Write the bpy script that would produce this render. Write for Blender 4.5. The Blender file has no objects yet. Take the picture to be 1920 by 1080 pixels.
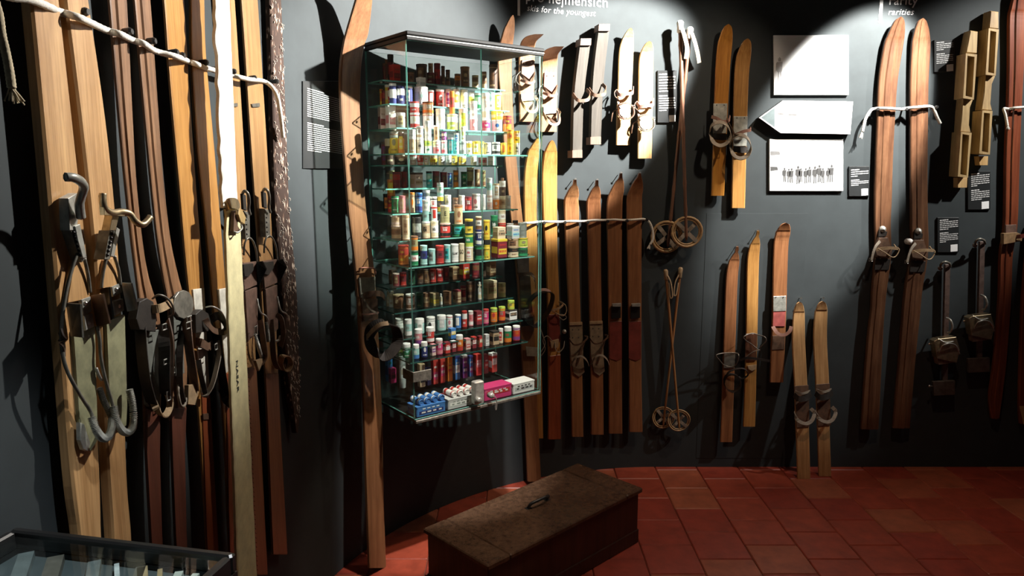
import bpy, math, random
from mathutils import Vector as V, Matrix
S = bpy.context.scene; COL = S.collection; R = random.Random(7)
# ---------------------------------------------------------------- camera, world, lamps, exposure
PITCH = math.radians(9.3); F = 1350.0; CP, SP = math.cos(PITCH), math.sin(PITCH); EYE = V((0, 0, 1.6))
cd = bpy.data.cameras.new('camera'); cam = bpy.data.objects.new('camera', cd); COL.objects.link(cam)
cam.location = EYE; cam.rotation_euler = (math.pi/2 - PITCH, 0, 0); cd.sensor_width = 36; cd.lens = F/1920*36; cd.clip_start = .02
S.camera = cam
w = bpy.data.worlds.new('world'); S.world = w; w.use_nodes = True
w.node_tree.nodes['Background'].inputs[0].default_value = (.72, .82, 1, 1); w.node_tree.nodes['Background'].inputs[1].default_value = .012
S.view_settings.view_transform = 'Standard'; S.view_settings.look = 'None'; S.view_settings.exposure = 0.0; S.view_settings.gamma = 1
S.view_settings.use_curve_mapping = False
S.cycles.transparent_max_bounces = 40; S.cycles.max_bounces = 8
def spot(loc, tgt, watts, deg, blend=.25, col=(1, .96, .9), rad=.03):
    l = bpy.data.lights.new('spot_or_fill', 'SPOT'); l.energy = watts; l.spot_size = math.radians(deg); l.spot_blend = blend
    l.color = col; l.shadow_soft_size = rad
    o = bpy.data.objects.new('spot_or_fill', l); COL.objects.link(o); o.location = loc
    o.rotation_euler = (V(tgt)-V(loc)).to_track_quat('-Z', 'Y').to_euler()
# ceiling spotlights above the frame, with added fill lamps last
spot((1.6, 2.95, 2.87), (.36, 3.67, 1.962), 1600, 32, .35)       # skis for the youngest
spot((1.6, 2.95, 2.87), (.45, 3.6, 1.25), 62, 66, 1, (1, .78, .58)) # its wide spill
spot((1.62, 2.85, 2.88), (-.40, 3.0, 1.98), 1900, 35, .75)       # glass case and its left flank
spot((.95, 2.6, 2.9), (-.8, 1.85, 2.0), 640, 48, .95)            # left wall
spot((.95, 2.6, 2.9), (-.8, 1.6, .9), 22, 90, 1, (1, .78, .55))  # its wide spill
spot((2.15, 3.0, 2.9), (1.71, 3.725, 1.90), 900, 36.5, .3)         # photographs
spot((3.2, 2.85, 2.92), (2.3, 3.73, 1.82), 240, 46, .6)          # rarities
spot((.42, 2.2, 2.95), (-.14, 2.88, 1.0), 400, 24, .5, (1, .92, .86))  # lower half of the case
spot((.55, 2.05, 2.95), (-.42, 2.62, 0), 70, 20, .4, (1, .72, .5))     # floor left of the chest
spot((1.5, 2.55, 2.95), (1.5, 2.6, 0), 44, 88, .9, (1, .62, .42)) # dim warm fill added over the floor
spot((.1, .9, 2.95), (-.60, .98, 1.0), 150, 22, .8, (.95, .98, 1)) # extra lamp added to brighten the strips in the table case

# ---------------------------------------------------------------- geometry of the room: flat left wall, round corner, flat back wall
WX, CR_, CX, CY, WY = -.80, 1.6, .80, 2.125, 3.725
def wall_dist(p):
    if p[1] <= CY: return p[0]-WX
    if p[0] >= CX: return WY-p[1]
    return CR_-math.hypot(p[0]-CX, p[1]-CY)
def wall_normal(p):
    if p[1] <= CY: return V((1, 0, 0))
    if p[0] >= CX: return V((0, -1, 0))
    return V((CX-p[0], CY-p[1], 0)).normalized()
def ray(x, y):
    a, b = (x-960)/F, -(y-540)/F
    return V((a, CP+b*SP, -SP+b*CP))
def on_wall(x, y, off=0.0):
    d = ray(x, y); lo, hi = 0.3, 8.0
    for _ in range(50):
        m = (lo+hi)/2
        if wall_dist(EYE+d*m) > off: lo = m
        else: hi = m
    return EYE+d*lo
def on_z(x, y, z):
    d = ray(x, y); return EYE+d*((z-1.6)/d.z)

# ---------------------------------------------------------------- materials
MATS = {}
def nodes(name):
    m = bpy.data.materials.new(name); m.use_nodes = True; nt = m.node_tree
    return m, nt, nt.nodes['Principled BSDF']
def N(nt, t, **k):
    n = nt.nodes.new(t)
    for a, b in k.items():
        if a[0] == '_': setattr(n, a[1:], b)
        else: n.inputs[a.replace('_', ' ')].default_value = b
    return n
def ramp(nt, fac, stops):
    r = nt.nodes.new('ShaderNodeValToRGB'); e = r.color_ramp.elements
    while len(e) < len(stops): e.new(.5)
    for i, (p, c) in enumerate(stops): e[i].position = p; e[i].color = (*c, 1)
    nt.links.new(fac, r.inputs[0]); return r
def coords(nt, sc):
    t = N(nt, 'ShaderNodeTexCoord'); oi = N(nt, 'ShaderNodeObjectInfo')
    m = N(nt, 'ShaderNodeMapping'); m.inputs['Scale'].default_value = sc
    nt.links.new(t.outputs['Object'], m.inputs[0])
    mul = N(nt, 'ShaderNodeVectorMath', _operation='SCALE'); nt.links.new(oi.outputs['Random'], mul.inputs[3]); mul.inputs[0].default_value = (37, 91, 13)
    nt.links.new(mul.outputs[0], m.inputs['Location']); return m.outputs[0]
def wood(name, a, b, rough=.42, grain=1.0, stain=.35):
    if name in MATS: return MATS[name]
    m, nt, p = nodes(name)
    c = coords(nt, (26*grain, 26*grain, 1.1))
    n1 = N(nt, 'ShaderNodeTexNoise', Scale=1.6, Detail=6, Roughness=.62); nt.links.new(c, n1.inputs['Vector'])
    c2 = coords(nt, (140, 140, 5)); n2 = N(nt, 'ShaderNodeTexNoise', Scale=1.5, Detail=3); nt.links.new(c2, n2.inputs['Vector'])
    r = ramp(nt, n1.outputs[0], [(.3, b), (.5, tuple((x+y)/2 for x, y in zip(a, b))), (.68, a)])
    r2 = ramp(nt, n2.outputs[0], [(.35, (.72, .68, .64)), (.62, (1, 1, 1))])
    mx = N(nt, 'ShaderNodeMix', _data_type='RGBA', _blend_type='MULTIPLY'); mx.inputs[0].default_value = .8
    nt.links.new(r.outputs[0], mx.inputs[6]); nt.links.new(r2.outputs[0], mx.inputs[7])
    c3 = coords(nt, (5, 5, 2.2)); n3 = N(nt, 'ShaderNodeTexNoise', Scale=1.4, Detail=5, Roughness=.7); nt.links.new(c3, n3.inputs['Vector'])
    r3 = ramp(nt, n3.outputs[0], [(.36, (.5, .42, .38)), (.56, (1, 1, 1))])
    mx2 = N(nt, 'ShaderNodeMix', _data_type='RGBA', _blend_type='MULTIPLY'); mx2.inputs[0].default_value = stain
    nt.links.new(mx.outputs[2], mx2.inputs[6]); nt.links.new(r3.outputs[0], mx2.inputs[7])
    nt.links.new(mx2.outputs[2], p.inputs['Base Color']); p.inputs['Roughness'].default_value = rough
    bp = N(nt, 'ShaderNodeBump', Strength=.12, Distance=.002); nt.links.new(n2.outputs[0], bp.inputs['Height']); nt.links.new(bp.outputs[0], p.inputs['Normal'])
    MATS[name] = m; return m
def mat(name, col, rough=.5, metal=0, var=.25, scale=40, bump=0, spec=.5):
    if name in MATS: return MATS[name]
    m, nt, p = nodes(name)
    c = coords(nt, (1, 1, 1)); n1 = N(nt, 'ShaderNodeTexNoise', Scale=scale, Detail=4, Roughness=.6); nt.links.new(c, n1.inputs['Vector'])
    r = ramp(nt, n1.outputs[0], [(.3, tuple(x*(1-var) for x in col)), (.7, tuple(min(1, x*(1+var*.5)) for x in col))])
    nt.links.new(r.outputs[0], p.inputs['Base Color']); p.inputs['Roughness'].default_value = rough; p.inputs['Metallic'].default_value = metal
    p.inputs['Specular IOR Level'].default_value = spec
    if bump:
        bp = N(nt, 'ShaderNodeBump', Strength=bump, Distance=.003); nt.links.new(n1.outputs[0], bp.inputs['Height']); nt.links.new(bp.outputs[0], p.inputs['Normal'])
    MATS[name] = m; return m
def glass(name, tint, spec=1.0):
    if name in MATS: return MATS[name]
    m, nt, p = nodes(name); nt.nodes.remove(p); out = nt.nodes['Material Output']
    tr = N(nt, 'ShaderNodeBsdfTransparent', Color=(*tint, 1)); gl = N(nt, 'ShaderNodeBsdfGlossy', Roughness=.0)
    lw = N(nt, 'ShaderNodeLayerWeight', Blend=.5); pw = N(nt, 'ShaderNodeMath', _operation='POWER'); pw.inputs[1].default_value = 5
    ma = N(nt, 'ShaderNodeMath', _operation='MULTIPLY_ADD'); ma.inputs[1].default_value = .8*spec; ma.inputs[2].default_value = .035*spec
    mx = N(nt, 'ShaderNodeMixShader'); L = nt.links.new
    L(lw.outputs['Facing'], pw.inputs[0]); L(pw.outputs[0], ma.inputs[0]); L(ma.outputs[0], mx.inputs[0])
    L(tr.outputs[0], mx.inputs[1]); L(gl.outputs[0], mx.inputs[2]); L(mx.outputs[0], out.inputs[0]); MATS[name] = m; return m
PAINT = mat('wall_paint', (.035, .043, .046), .7, 0, .12, 9, 0, .25)
PALE = wood('pale_ash', (.60, .37, .17), (.42, .23, .09), .4)
HONEY = wood('honey_ash', (.52, .28, .085), (.36, .17, .045), .33)
ORANGE = wood('orange_varnish', (.58, .27, .05), (.38, .15, .025), .3)
BROWN = wood('brown_hickory', (.30, .125, .045), (.15, .055, .02), .35)
MID = wood('mid_brown', (.42, .21, .09), (.22, .10, .04), .38)
RUST = wood('rust_brown', (.36, .16, .068), (.20, .08, .034), .36)
TANW = wood('tan_ash', (.50, .30, .13), (.34, .18, .07), .4)
OLDW = wood('old_brown', (.34, .185, .095), (.14, .07, .036), .38, 1, .8)
ROSEW = wood('rosy_wood', (.46, .27, .15), (.34, .17, .08), .45)
UMBER = wood('umber_stained', (.165, .08, .04), (.08, .034, .017), .36, .8, .75)
FLANK = wood('flank_brown', (.26, .125, .055), (.16, .07, .03), .4)
RED = wood('red_brown', (.27, .075, .03), (.14, .032, .015), .34)
DARK = wood('dark_wood', (.15, .06, .03), (.06, .025, .014), .4)
GREY = wood('weathered_wood', (.085, .075, .062), (.045, .04, .032), .75)
CREAMW = wood('yellowed_wood', (.52, .38, .16), (.36, .24, .09), .5)
BLOND = wood('blond_wood', (.66, .45, .22), (.52, .33, .13), .45)
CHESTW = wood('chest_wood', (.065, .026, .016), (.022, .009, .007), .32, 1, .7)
STEEL = mat('steel', (.42, .42, .38), .36, .45, .35, 60)
DSTEEL = mat('dark_steel', (.20, .19, .16), .4, .4, .5, 50)
BRASS = mat('bronze', (.50, .40, .25), .35, .9, .35, 50)
PAD = mat('foot_pad', (.23, .23, .13), .6, 0, .4, 30)
ALU = mat('worn_aluminium', (.55, .56, .5), .45, .6, .4, 45)
TANL = mat('tan_leather', (.36, .25, .14), .6, 0, .35, 50, .2)
BRNL = mat('brown_leather', (.12, .065, .038), .55, 0, .4, 50, .2)
BLKL = mat('black_leather', (.022, .018, .015), .5, 0, .4, 50, .2)
PINKL = mat('pale_leather', (.34, .18, .14), .6, 0, .3, 50, .2)
GREYL = mat('grey_leather', (.26, .22, .17), .65, 0, .35, 45, .2)
REDP = mat('red_paint', (.17, .035, .025), .4, 0, .35, 25)
ROPE = mat('white_rope', (.72, .69, .62), .8, 0, .2, 160, .5)
HEMP = mat('hemp_rope', (.50, .42, .28), .85, 0, .3, 120, .5)
WHITE = mat('white_print', (.85, .86, .86), .5, 0, .03, 5)
WTXT = mat('white_lettering', (.8, .8, .8), .6, 0, .02, 5)
BOARD = mat('black_board', (.02, .022, .023), .35, 0, .15, 9)
BLACK = mat('black_frame', (.012, .012, .012), .35, 0, .2, 20)
NAIL = mat('nail_head', (.75, .72, .66), .3, 1, .2, 30)
PEG = mat('dark_peg', (.09, .09, .09), .35, .8, .3, 30)
CANVAS = mat('cream_canvas', (.66, .60, .34), .8, 0, .18, 30, .3)
PLUSH = mat('white_plush', (.84, .82, .74), .9, 0, .18, 70, .5)
INK = mat('black_ink', (.03, .03, .025), .7)

# ---------------------------------------------------------------- mesh helpers
def mesh(name, vs, fs, smooth=False, mats=None, idx=None):
    me = bpy.data.meshes.new(name); me.from_pydata([tuple(v) for v in vs], [], fs); me.update()
    if smooth: me.polygons.foreach_set('use_smooth', [True]*len(fs))
    for m in (mats or []): me.materials.append(m)
    if idx: me.polygons.foreach_set('material_index', idx)
    return me
def link(name, me, parent=None, m=None, label=None):
    o = bpy.data.objects.new(name, me); COL.objects.link(o)
    if parent: o.parent = parent
    if m and not me.materials: me.materials.append(m)
    if label: o['label'] = label
    return o
def tag(o, label, cat, group=None):
    o['label'] = label; o['category'] = cat
    if group: o['group'] = group
    return o
def empty(name, label, cat, group=None, M=None):
    o = bpy.data.objects.new(name, None); COL.objects.link(o); o.empty_display_size = .05
    if M is not None: o.matrix_world = M
    return tag(o, label, cat, group)
def struct(name, me, m=None, parent=None):
    o = link(name, me, parent, m); o['kind'] = 'structure'; return o
def crom(pts, n, closed=False):
    pts = [V(p) for p in pts]; k = len(pts); out = []
    if k == 2: return [pts[0].lerp(pts[1], i/n) for i in range(n+1)]
    segs = k if closed else k-1
    for s in range(segs):
        g = (lambda i: pts[i % k]) if closed else (lambda i: pts[max(0, min(k-1, i))])
        p0, p1, p2, p3 = g(s-1), g(s), g(s+1), g(s+2)
        for i in range(n):
            t = i/n; out.append(.5*((2*p1)+(p2-p0)*t+(2*p0-5*p1+4*p2-p3)*t*t+(3*p1-p0-3*p2+p3)*t**3))
    if not closed: out.append(pts[-1])
    return out
def tube_data(path, r, sides=8, closed=False, rf=None):
    vs, fs = [], []; n = len(path); up = V((.3, .2, .93))
    for i, p in enumerate(path):
        a = path[i-1] if (i or closed) else p; b = path[(i+1) % n] if (i < n-1 or closed) else p
        t = (b-a).normalized() if (b-a).length > 1e-9 else V((0, 0, 1))
        x = t.cross(up)
        if x.length < .05: x = t.cross(V((1, 0, 0)))
        x.normalize(); y = t.cross(x); rr = rf(i/(n-1), i) if rf else r
        for s in range(sides):
            q = 2*math.pi*s/sides; vs.append(p+x*(rr*math.cos(q))+y*(rr*math.sin(q)))
    for i in range(n if closed else n-1):
        for s in range(sides):
            a, b = i*sides, ((i+1) % n)*sides
            fs.append((a+s, a+(s+1) % sides, b+(s+1) % sides, b+s))
    if not closed: fs += [tuple(range(sides))[::-1], tuple((n-1)*sides+s for s in range(sides))]
    return vs, fs
def ribbon_data(path, width, thick, wdir, closed=False):
    vs, fs = [], []; n = len(path); wd = V(wdir).normalized()
    for i, p in enumerate(path):
        a = path[i-1] if (i or closed) else p; b = path[(i+1) % n] if (i < n-1 or closed) else p
        t = (b-a).normalized(); w = wd-t*wd.dot(t)
        w = w.normalized() if w.length > 1e-4 else V((0, 1, 0)); q = t.cross(w)
        for su, sv in ((-1, -1), (1, -1), (1, 1), (-1, 1)): vs.append(p+w*(su*width/2)+q*(sv*thick/2))
    for i in range(n if closed else n-1):
        a, b = i*4, ((i+1) % n)*4
        for s in range(4): fs.append((a+s, a+(s+1) % 4, b+(s+1) % 4, b+s))
    if not closed: fs += [(3, 2, 1, 0), tuple((n-1)*4+s for s in range(4))]
    return vs, fs
def prism_data(poly, n0, n1, bev=0):
    """poly: (x, z) list, extruded from depth n0 (back) to n1 (front), outward is -y"""
    k = len(poly); cx = sum(p[0] for p in poly)/k; cz = sum(p[1] for p in poly)/k
    A = sum(poly[i][0]*poly[(i+1) % k][1]-poly[(i+1) % k][0]*poly[i][1] for i in range(k))
    if A < 0: poly = poly[::-1]
    def sh(p, b):
        dx, dz = cx-p[0], cz-p[1]; l = math.hypot(dx, dz) or 1; return (p[0]+dx/l*b, p[1]+dz/l*b)
    rings = [(n0, 0), (n1-bev, 0)]+([(n1, bev*1.3)] if bev else [])
    vs, fs = [], []
    for nn, b in rings: vs += [(*(lambda q: (q[0], -nn, q[1]))(sh(p, b) if b else p),) for p in poly]
    for r_ in range(len(rings)-1):
        for i in range(k): fs.append((r_*k+i, r_*k+(i+1) % k, (r_+1)*k+(i+1) % k, (r_+1)*k+i))
    fs += [tuple(range(k))[::-1], tuple((len(rings)-1)*k+i for i in range(k))]
    return vs, fs
def box_data(x0, x1, y0, y1, z0, z1):
    vs = [(x, y, z) for x in (x0, x1) for y in (y0, y1) for z in (z0, z1)]
    return vs, [(0, 1, 3, 2), (4, 6, 7, 5), (0, 4, 5, 1), (2, 3, 7, 6), (0, 2, 6, 4), (1, 5, 7, 3)]
def bbox_data(x0, x1, y0, y1, z0, z1, b):
    """bevelled box"""
    vs, fs = [], []
    c = V(((x0+x1)/2, (y0+y1)/2, (z0+z1)/2)); h = ((x1-x0)/2, (y1-y0)/2, (z1-z0)/2); b = min(b, min(h)*.9)
    ring = lambda a, d: [(-a, -d+b), (-a+b, -d), (a-b, -d), (a, -d+b), (a, d-b), (a-b, d), (-a+b, d), (-a, d-b)]
    for z, s in ((-h[2], b), (-h[2]+b, 0), (h[2]-b, 0), (h[2], b)):
        vs += [(c.x+x, c.y+y, c.z+z) for x, y in ring(h[0]-s, h[1]-s)]
    for r_ in range(3):
        for i in range(8): fs.append((r_*8+i, r_*8+(i+1) % 8, r_*8+8+(i+1) % 8, r_*8+8+i))
    fs += [tuple(range(8))[::-1], tuple(range(24, 32))]; return vs, fs
def merge(*ds):
    vs, fs = [], []
    for v, f in ds:
        o = len(vs); vs += list(v); fs += [tuple(i+o for i in q) for q in f]
    return vs, fs
def lathe_data(prof, seg=20):
    vs, fs = [], []
    for r_, z in prof: vs += [(r_*math.cos(2*math.pi*i/seg), r_*math.sin(2*math.pi*i/seg), z) for i in range(seg)]
    for k in range(len(prof)-1):
        for i in range(seg): fs.append((k*seg+i, k*seg+(i+1) % seg, (k+1)*seg+(i+1) % seg, (k+1)*seg+i))
    fs += [tuple(range(seg))[::-1], tuple((len(prof)-1)*seg+i for i in range(seg))]; return vs, fs
def text_mesh(s, size, bold=0.0, shear=0.0, align='LEFT', ext=.0006, each=False):
    c = bpy.data.curves.new('text', 'FONT'); c.body = s; c.size = size; c.offset = bold; c.shear = shear; c.space_character = 1.06; c.align_x = align; c.extrude = ext; c.resolution_u = 3
    for i in range(len(s) if each else 0): c.materials.append(WTXT); c.body_format[i].material_index = i
    o = bpy.data.objects.new('text', c); COL.objects.link(o)
    me = bpy.data.meshes.new_from_object(o.evaluated_get(bpy.context.evaluated_depsgraph_get()))
    bpy.data.objects.remove(o); bpy.data.curves.remove(c); 
    if not each: me.materials.clear()
    return me

# ---------------------------------------------------------------- a thing that hangs on a wall: local x right, z up, outward is -y
class Hung:
    def __init__(s, name, label, cat, group, bot, top, off=(.02, .02)):
        pb, pt = on_wall(*bot, off[0]), on_wall(*top, off[1])
        ez = (pt-pb).normalized(); en = wall_normal((pb+pt)/2); ex = ez.cross(en).normalized(); en = ex.cross(ez)
        s.O, s.ex, s.en, s.ez = pb, ex, en, ez; s.len = (pt-pb).length
        M = Matrix(((ex.x, -en.x, ez.x, pb.x), (ex.y, -en.y, ez.y, pb.y), (ex.z, -en.z, ez.z, pb.z), (0, 0, 0, 1)))
        s.e = empty(name, label, cat, group, M); s.name = name
    def L(s, px, py, n=0.0):
        """picture measurement -> local point on the plane n metres in front of the face"""
        d = ray(px, py); o = s.O+s.en*n; t = (o-EYE).dot(s.en)/d.dot(s.en); p = EYE+d*t-s.O
        return V((p.dot(s.ex), -p.dot(s.en), p.dot(s.ez)))
    def P(s, pts): return [s.L(*p) for p in pts]
    def add(s, name, data, m, label=None, smooth=False, parent=None):
        return link(name, mesh(name, *data, smooth=smooth), parent or s.e, m, label)
    def plate(s, name, pts, n0, n1, m, label=None, bev=.0008, parent=None):
        return s.add(name, prism_data([(p.x, p.z) for p in (s.L(x, y, n1) for x, y in pts)], n0, n1, bev), m, label, parent=parent)
    def tube(s, name, pts, r, m, label=None, closed=False, n=6, parent=None, rib=0):
        rf = (lambda t, i: r*(1 if i % 2 else 1-rib)) if rib else None
        return s.add(name, tube_data(crom(s.P(pts), n, closed), r, 8, closed, rf), m, label, not rib, parent)
    def strap(s, name, pts, width, m, label=None, wd=(0, 0, 1), closed=False, thick=.0025, n=6, parent=None):
        return s.add(name, ribbon_data(crom(s.P(pts), n, closed), width, thick, wd, closed), m, label, parent=parent)
    def knob(s, name, px, py, n, r, m, label=None, parent=None, flat=.6):
        p = s.L(px, py, n); k = 10; vs, fs = [], []
        for a, q in ((1, 0), (.95, .4), (.6, .8), (.0001, 1)):
            for i in range(k): vs.append((p.x+r*a*math.cos(6.2832*i/k), p.y+flat*r-2*flat*r*q, p.z+r*a*math.sin(6.2832*i/k)))
        for j in range(3):
            for i in range(k): fs.append((j*k+i, j*k+(i+1) % k, j*k+k+(i+1) % k, j*k+k+i))
        fs.append(tuple(range(k))[::-1]); return s.add(name, (vs, fs), m, label, True, parent)
    def rect(s, name, x0, y0, x1, y1, n0, n1, m, label=None, parent=None, bev=.0008):
        return s.plate(name, [(x0, y0), (x1, y0), (x1, y1), (x0, y1)], n0, n1, m, label, bev, parent)
    def buckle(s, px, py, n, w, h, m=None, parent=None):
        p = s.L(px, py, n); q = [V((p.x+a*w/2, p.y, p.z+b*h/2)) for a, b in ((-1, -1), (1, -1), (1, 1), (-1, 1))]
        return s.add('buckle', tube_data([q[0].lerp(q[1], .5), q[1], q[2], q[3], q[0]], .0016, 6, True), m or STEEL, 'metal buckle', parent=parent)
def ski_body(s, st, th, m, curl=(.86, 0.0), ridge=0.0, name='ski_body', tail=0.0, label=None, camber=0.0, rw=.25, power=2.0):
    """st: (picture y, left x, right x) from the tip down; every station is taken to the plane of the ski's face"""
    y0, y1 = st[0][0], st[-1][0]
    def nz(y):
        t = (y1-y)/(y1-y0); n = camber*math.sin(math.pi*min(1, max(0, t/.85)))
        return n+(curl[1]*((t-curl[0])/(1-curl[0]))**power if t > curl[0] else 0)
    P = [(s.L(a, y, nz(y)), s.L(b, y, nz(y))) for y, a, b in st]
    pa = crom([p[0] for p in P], 6); pb = crom([p[1] for p in P], 6)
    prof = [(-1, -th), (-1, -.22*th), (-.9, 0)]
    prof += [(-rw-.1, 0), (-rw, ridge), (rw, ridge), (rw+.1, 0)] if ridge else []
    prof += [(.9, 0), (1, -.22*th), (1, -th)]
    k = len(prof); vs, fs = [], []
    for a, b in zip(pa, pb):
        c, h = (a+b)/2, (b-a)/2
        for u, n in prof: q = c+h*u; vs.append((q.x, q.y-n, q.z))
    for i in range(len(pa)-1):
        for j in range(k): fs.append((i*k+j, (i+1)*k+j, (i+1)*k+(j+1) % k, i*k+(j+1) % k))
    fs += [tuple(range(k)), tuple((len(pa)-1)*k+j for j in range(k))[::-1]]
    return s.add(name, (vs, fs), m, label)
def tip(ax, ay, y, xl, xr, p=2.0, n=5):
    """stations of a rounded or pointed ski tip from the apex (ax, ay) down to the full width at y"""
    out = []
    for i in range(n):
        t = (i/n)**1.6; f = max(.03, (1-(1-t)**p)**(1/p)) if p > 1.2 else max(.03, t**.8)
        yy = ay+(y-ay)*t; c = ax+((xl+xr)/2-ax)*t; out.append((yy, c-f*(xr-xl)/2, c+f*(xr-xl)/2))
    return out
def ski(label, st, m, th=.014, off=(.004, .004), curl=(.88, .03), ridge=0.0, group=None, camber=0.0, name='ski', blabel=None, rw=.25, power=2.0):
    a, b = st[0], st[-1]
    s = Hung(name, label, 'ski', group, ((b[1]+b[2])/2, b[0]), ((a[1]+a[2])/2, a[0]), (off[0]+th, off[1]+th))
    s.body = ski_body(s, st, th, m, curl, ridge, camber=camber, label=blabel, rw=rw, power=power); s.th = th; return s
# ---------------------------------------------------------------- room shell
def wall_s(p):
    if p[0] >= CX and p[1] > CY: return p[0]-CX
    if p[1] <= CY: return -(math.pi/2)*CR_-(CY-p[1])
    return -(math.atan2(p[1]-CY, p[0]-CX)-math.pi/2)*CR_
def wall_p(s, z, off=0.0):
    if s >= 0: return V((CX+s, WY-off, z))
    if s <= -(math.pi/2)*CR_: return V((WX+off, CY+(s+(math.pi/2)*CR_), z))
    a = math.pi/2-s/CR_; return V((CX+(CR_-off)*math.cos(a), CY+(CR_-off)*math.sin(a), z))
def wall_piece(name, s0, s1, n, H=3.02):
    vs, fs = [], []
    for i in range(n+1):
        s = s0+(s1-s0)*i/n
        for off, z in ((0, 0), (0, H), (-.1, H), (-.1, 0)): vs.append(wall_p(s, z, off))
    for i in range(n):
        for j in range(4): fs.append((i*4+j, i*4+4+j, i*4+4+(j+1) % 4, i*4+(j+1) % 4))
    fs += [(3, 2, 1, 0), tuple(n*4+j for j in range(4))]
    return struct(name, mesh(name, vs, [f[::-1] for f in fs]), PAINT)
HALF = math.pi/2*CR_
wall_piece('wall_left', -HALF-3.3, -HALF, 2)
wc = wall_piece('wall_corner', -HALF, 0, 200)
wb = wall_piece('wall_back', 0, 3.2, 2)
# inspection hatch set flush in the back wall
hx0, hx1, hz1 = on_wall(1325, 400)[0], on_wall(1515, 400)[0], on_wall(1420, 400)[2]
struct('hatch_panel', mesh('hatch_panel', *bbox_data(hx0, hx1, WY-.0012, WY+.02, .05, hz1, .0003)), PAINT, wb)
GROUT = mat('grout', (.17, .075, .05), .85, 0, .3, 30)
fl = struct('floor', mesh('floor', *box_data(-.9, 4.1, -1.3, 3.83, -.06, -.008)), GROUT)
TM = [mat('terracotta_%d' % i, c, .42, 0, .3, 14, .1) for i, c in enumerate([(.32, .06, .032), (.28, .045, .026), (.34, .09, .045), (.34, .10, .05), (.30, .05, .03)])]
TS = .2265; tdat = bbox_data(-TS/2+.0013, TS/2-.0013, -TS/2+.0013, TS/2-.0013, -.012, 0, .004)
tms = []
for m_ in TM: tms.append(mesh('tile', *tdat, mats=[m_]))
far = []
for i in range(-7, 15):
    x = .78+TS*(i+.5)
    for j in range(0, 22):
        y = 3.80-TS*(j+(.5 if i % 2 else 0)); dz = R.uniform(-.0012, 0)
        if y > 1.95 and x > -.95 and x < 3.6:
            o = link('tile', R.choices(tms, (5, 3, 3, 1.2, 4))[0], fl); o.location = (x, y, dz); o.rotation_euler = (0, 0, R.uniform(-.006, .006))
        elif -.9 < x < 4 and y > -1.2: far.append((x, y, dz))
d = [([(a+x, b+y, c+z) for a, b, c in tdat[0]], tdat[1]) for x, y, z in far]
o = link('tile_field', mesh('tile_field', *merge(*d)), fl, TM[0]); o['kind'] = 'stuff'
struct('ceiling', mesh('ceiling', *box_data(-.9, 4.1, -1.3, 3.83, 3.02, 3.1)), BLACK)

# ---------------------------------------------------------------- lettering on the wall
def wall_text(name, label, txt, x0, x1, y, shear=0, bold=.012, group=None, fw=None):
    me = text_mesh(txt, 1, bold, shear, each=True); xs = [v.co.x for v in me.vertices]; a, b = min(xs), max(xs)
    p, q = on_wall(x0, y), on_wall(x1, y); s0, s1 = wall_s(p), wall_s(q); k = (s1-s0)/(b-a)
    co = [wall_p(s0+(v.co.x-a)*k, p.z+v.co.y*k, .0016+v.co.z*.5)-p for v in me.vertices]
    root = empty(name, label, 'lettering', group, Matrix.Translation(p)); by = {}
    for f in me.polygons: by.setdefault(f.material_index, []).append(tuple(f.vertices))
    for ci in sorted(by):
        ids = sorted({v for f in by[ci] for v in f}); ix = {v: n for n, v in enumerate(ids)}
        link('letter', mesh('letter', [co[v] for v in ids], [tuple(ix[v] for v in f) for f in by[ci]]), root, WTXT)
    return root
wall_text('wall_lettering', 'white bold words "pro nejmenších" at the top edge above the small white skis', 'pro nejmenších', 986, 1139, 1, .02, .006)
wall_text('wall_lettering', 'white slanted words "skis for the youngest" under the bold heading', 'skis for the youngest', 988, 1117, 20, .22, 0)
wall_text('wall_lettering', 'white upright word "rarity" at the top edge of the back wall', 'rarity', 1667, 1720, 9, 0, .006)
wall_text('wall_lettering', 'white slanted word "rarities" above the tips of two tall brown skis', 'rarities', 1665, 1713, 28, .22, .002)
def bar_mark(label, x, y0, y1, wpx):
    p, q, t = on_wall(x-wpx/2, y1), on_wall(x+wpx/2, y1), on_wall(x, y0); s0, s1 = wall_s(p), wall_s(q)
    vs = [wall_p(s, z, o_) for s in (s0, s1) for z in (p.z, t.z) for o_ in (0, .002)]
    o = link('heading_bar', mesh('heading_bar', vs, [(0, 1, 3, 2), (4, 6, 7, 5), (0, 4, 5, 1), (2, 3, 7, 6), (0, 2, 6, 4), (1, 5, 7, 3)]), None, WTXT); tag(o, label, 'wall mark')
bar_mark('thin white upright bar left of the words about youngest skis', 972.5, -60, 29, 4.5)
bar_mark('thin white upright bar left of the word rarities', 1649.5, -60, 43, 6)

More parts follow.
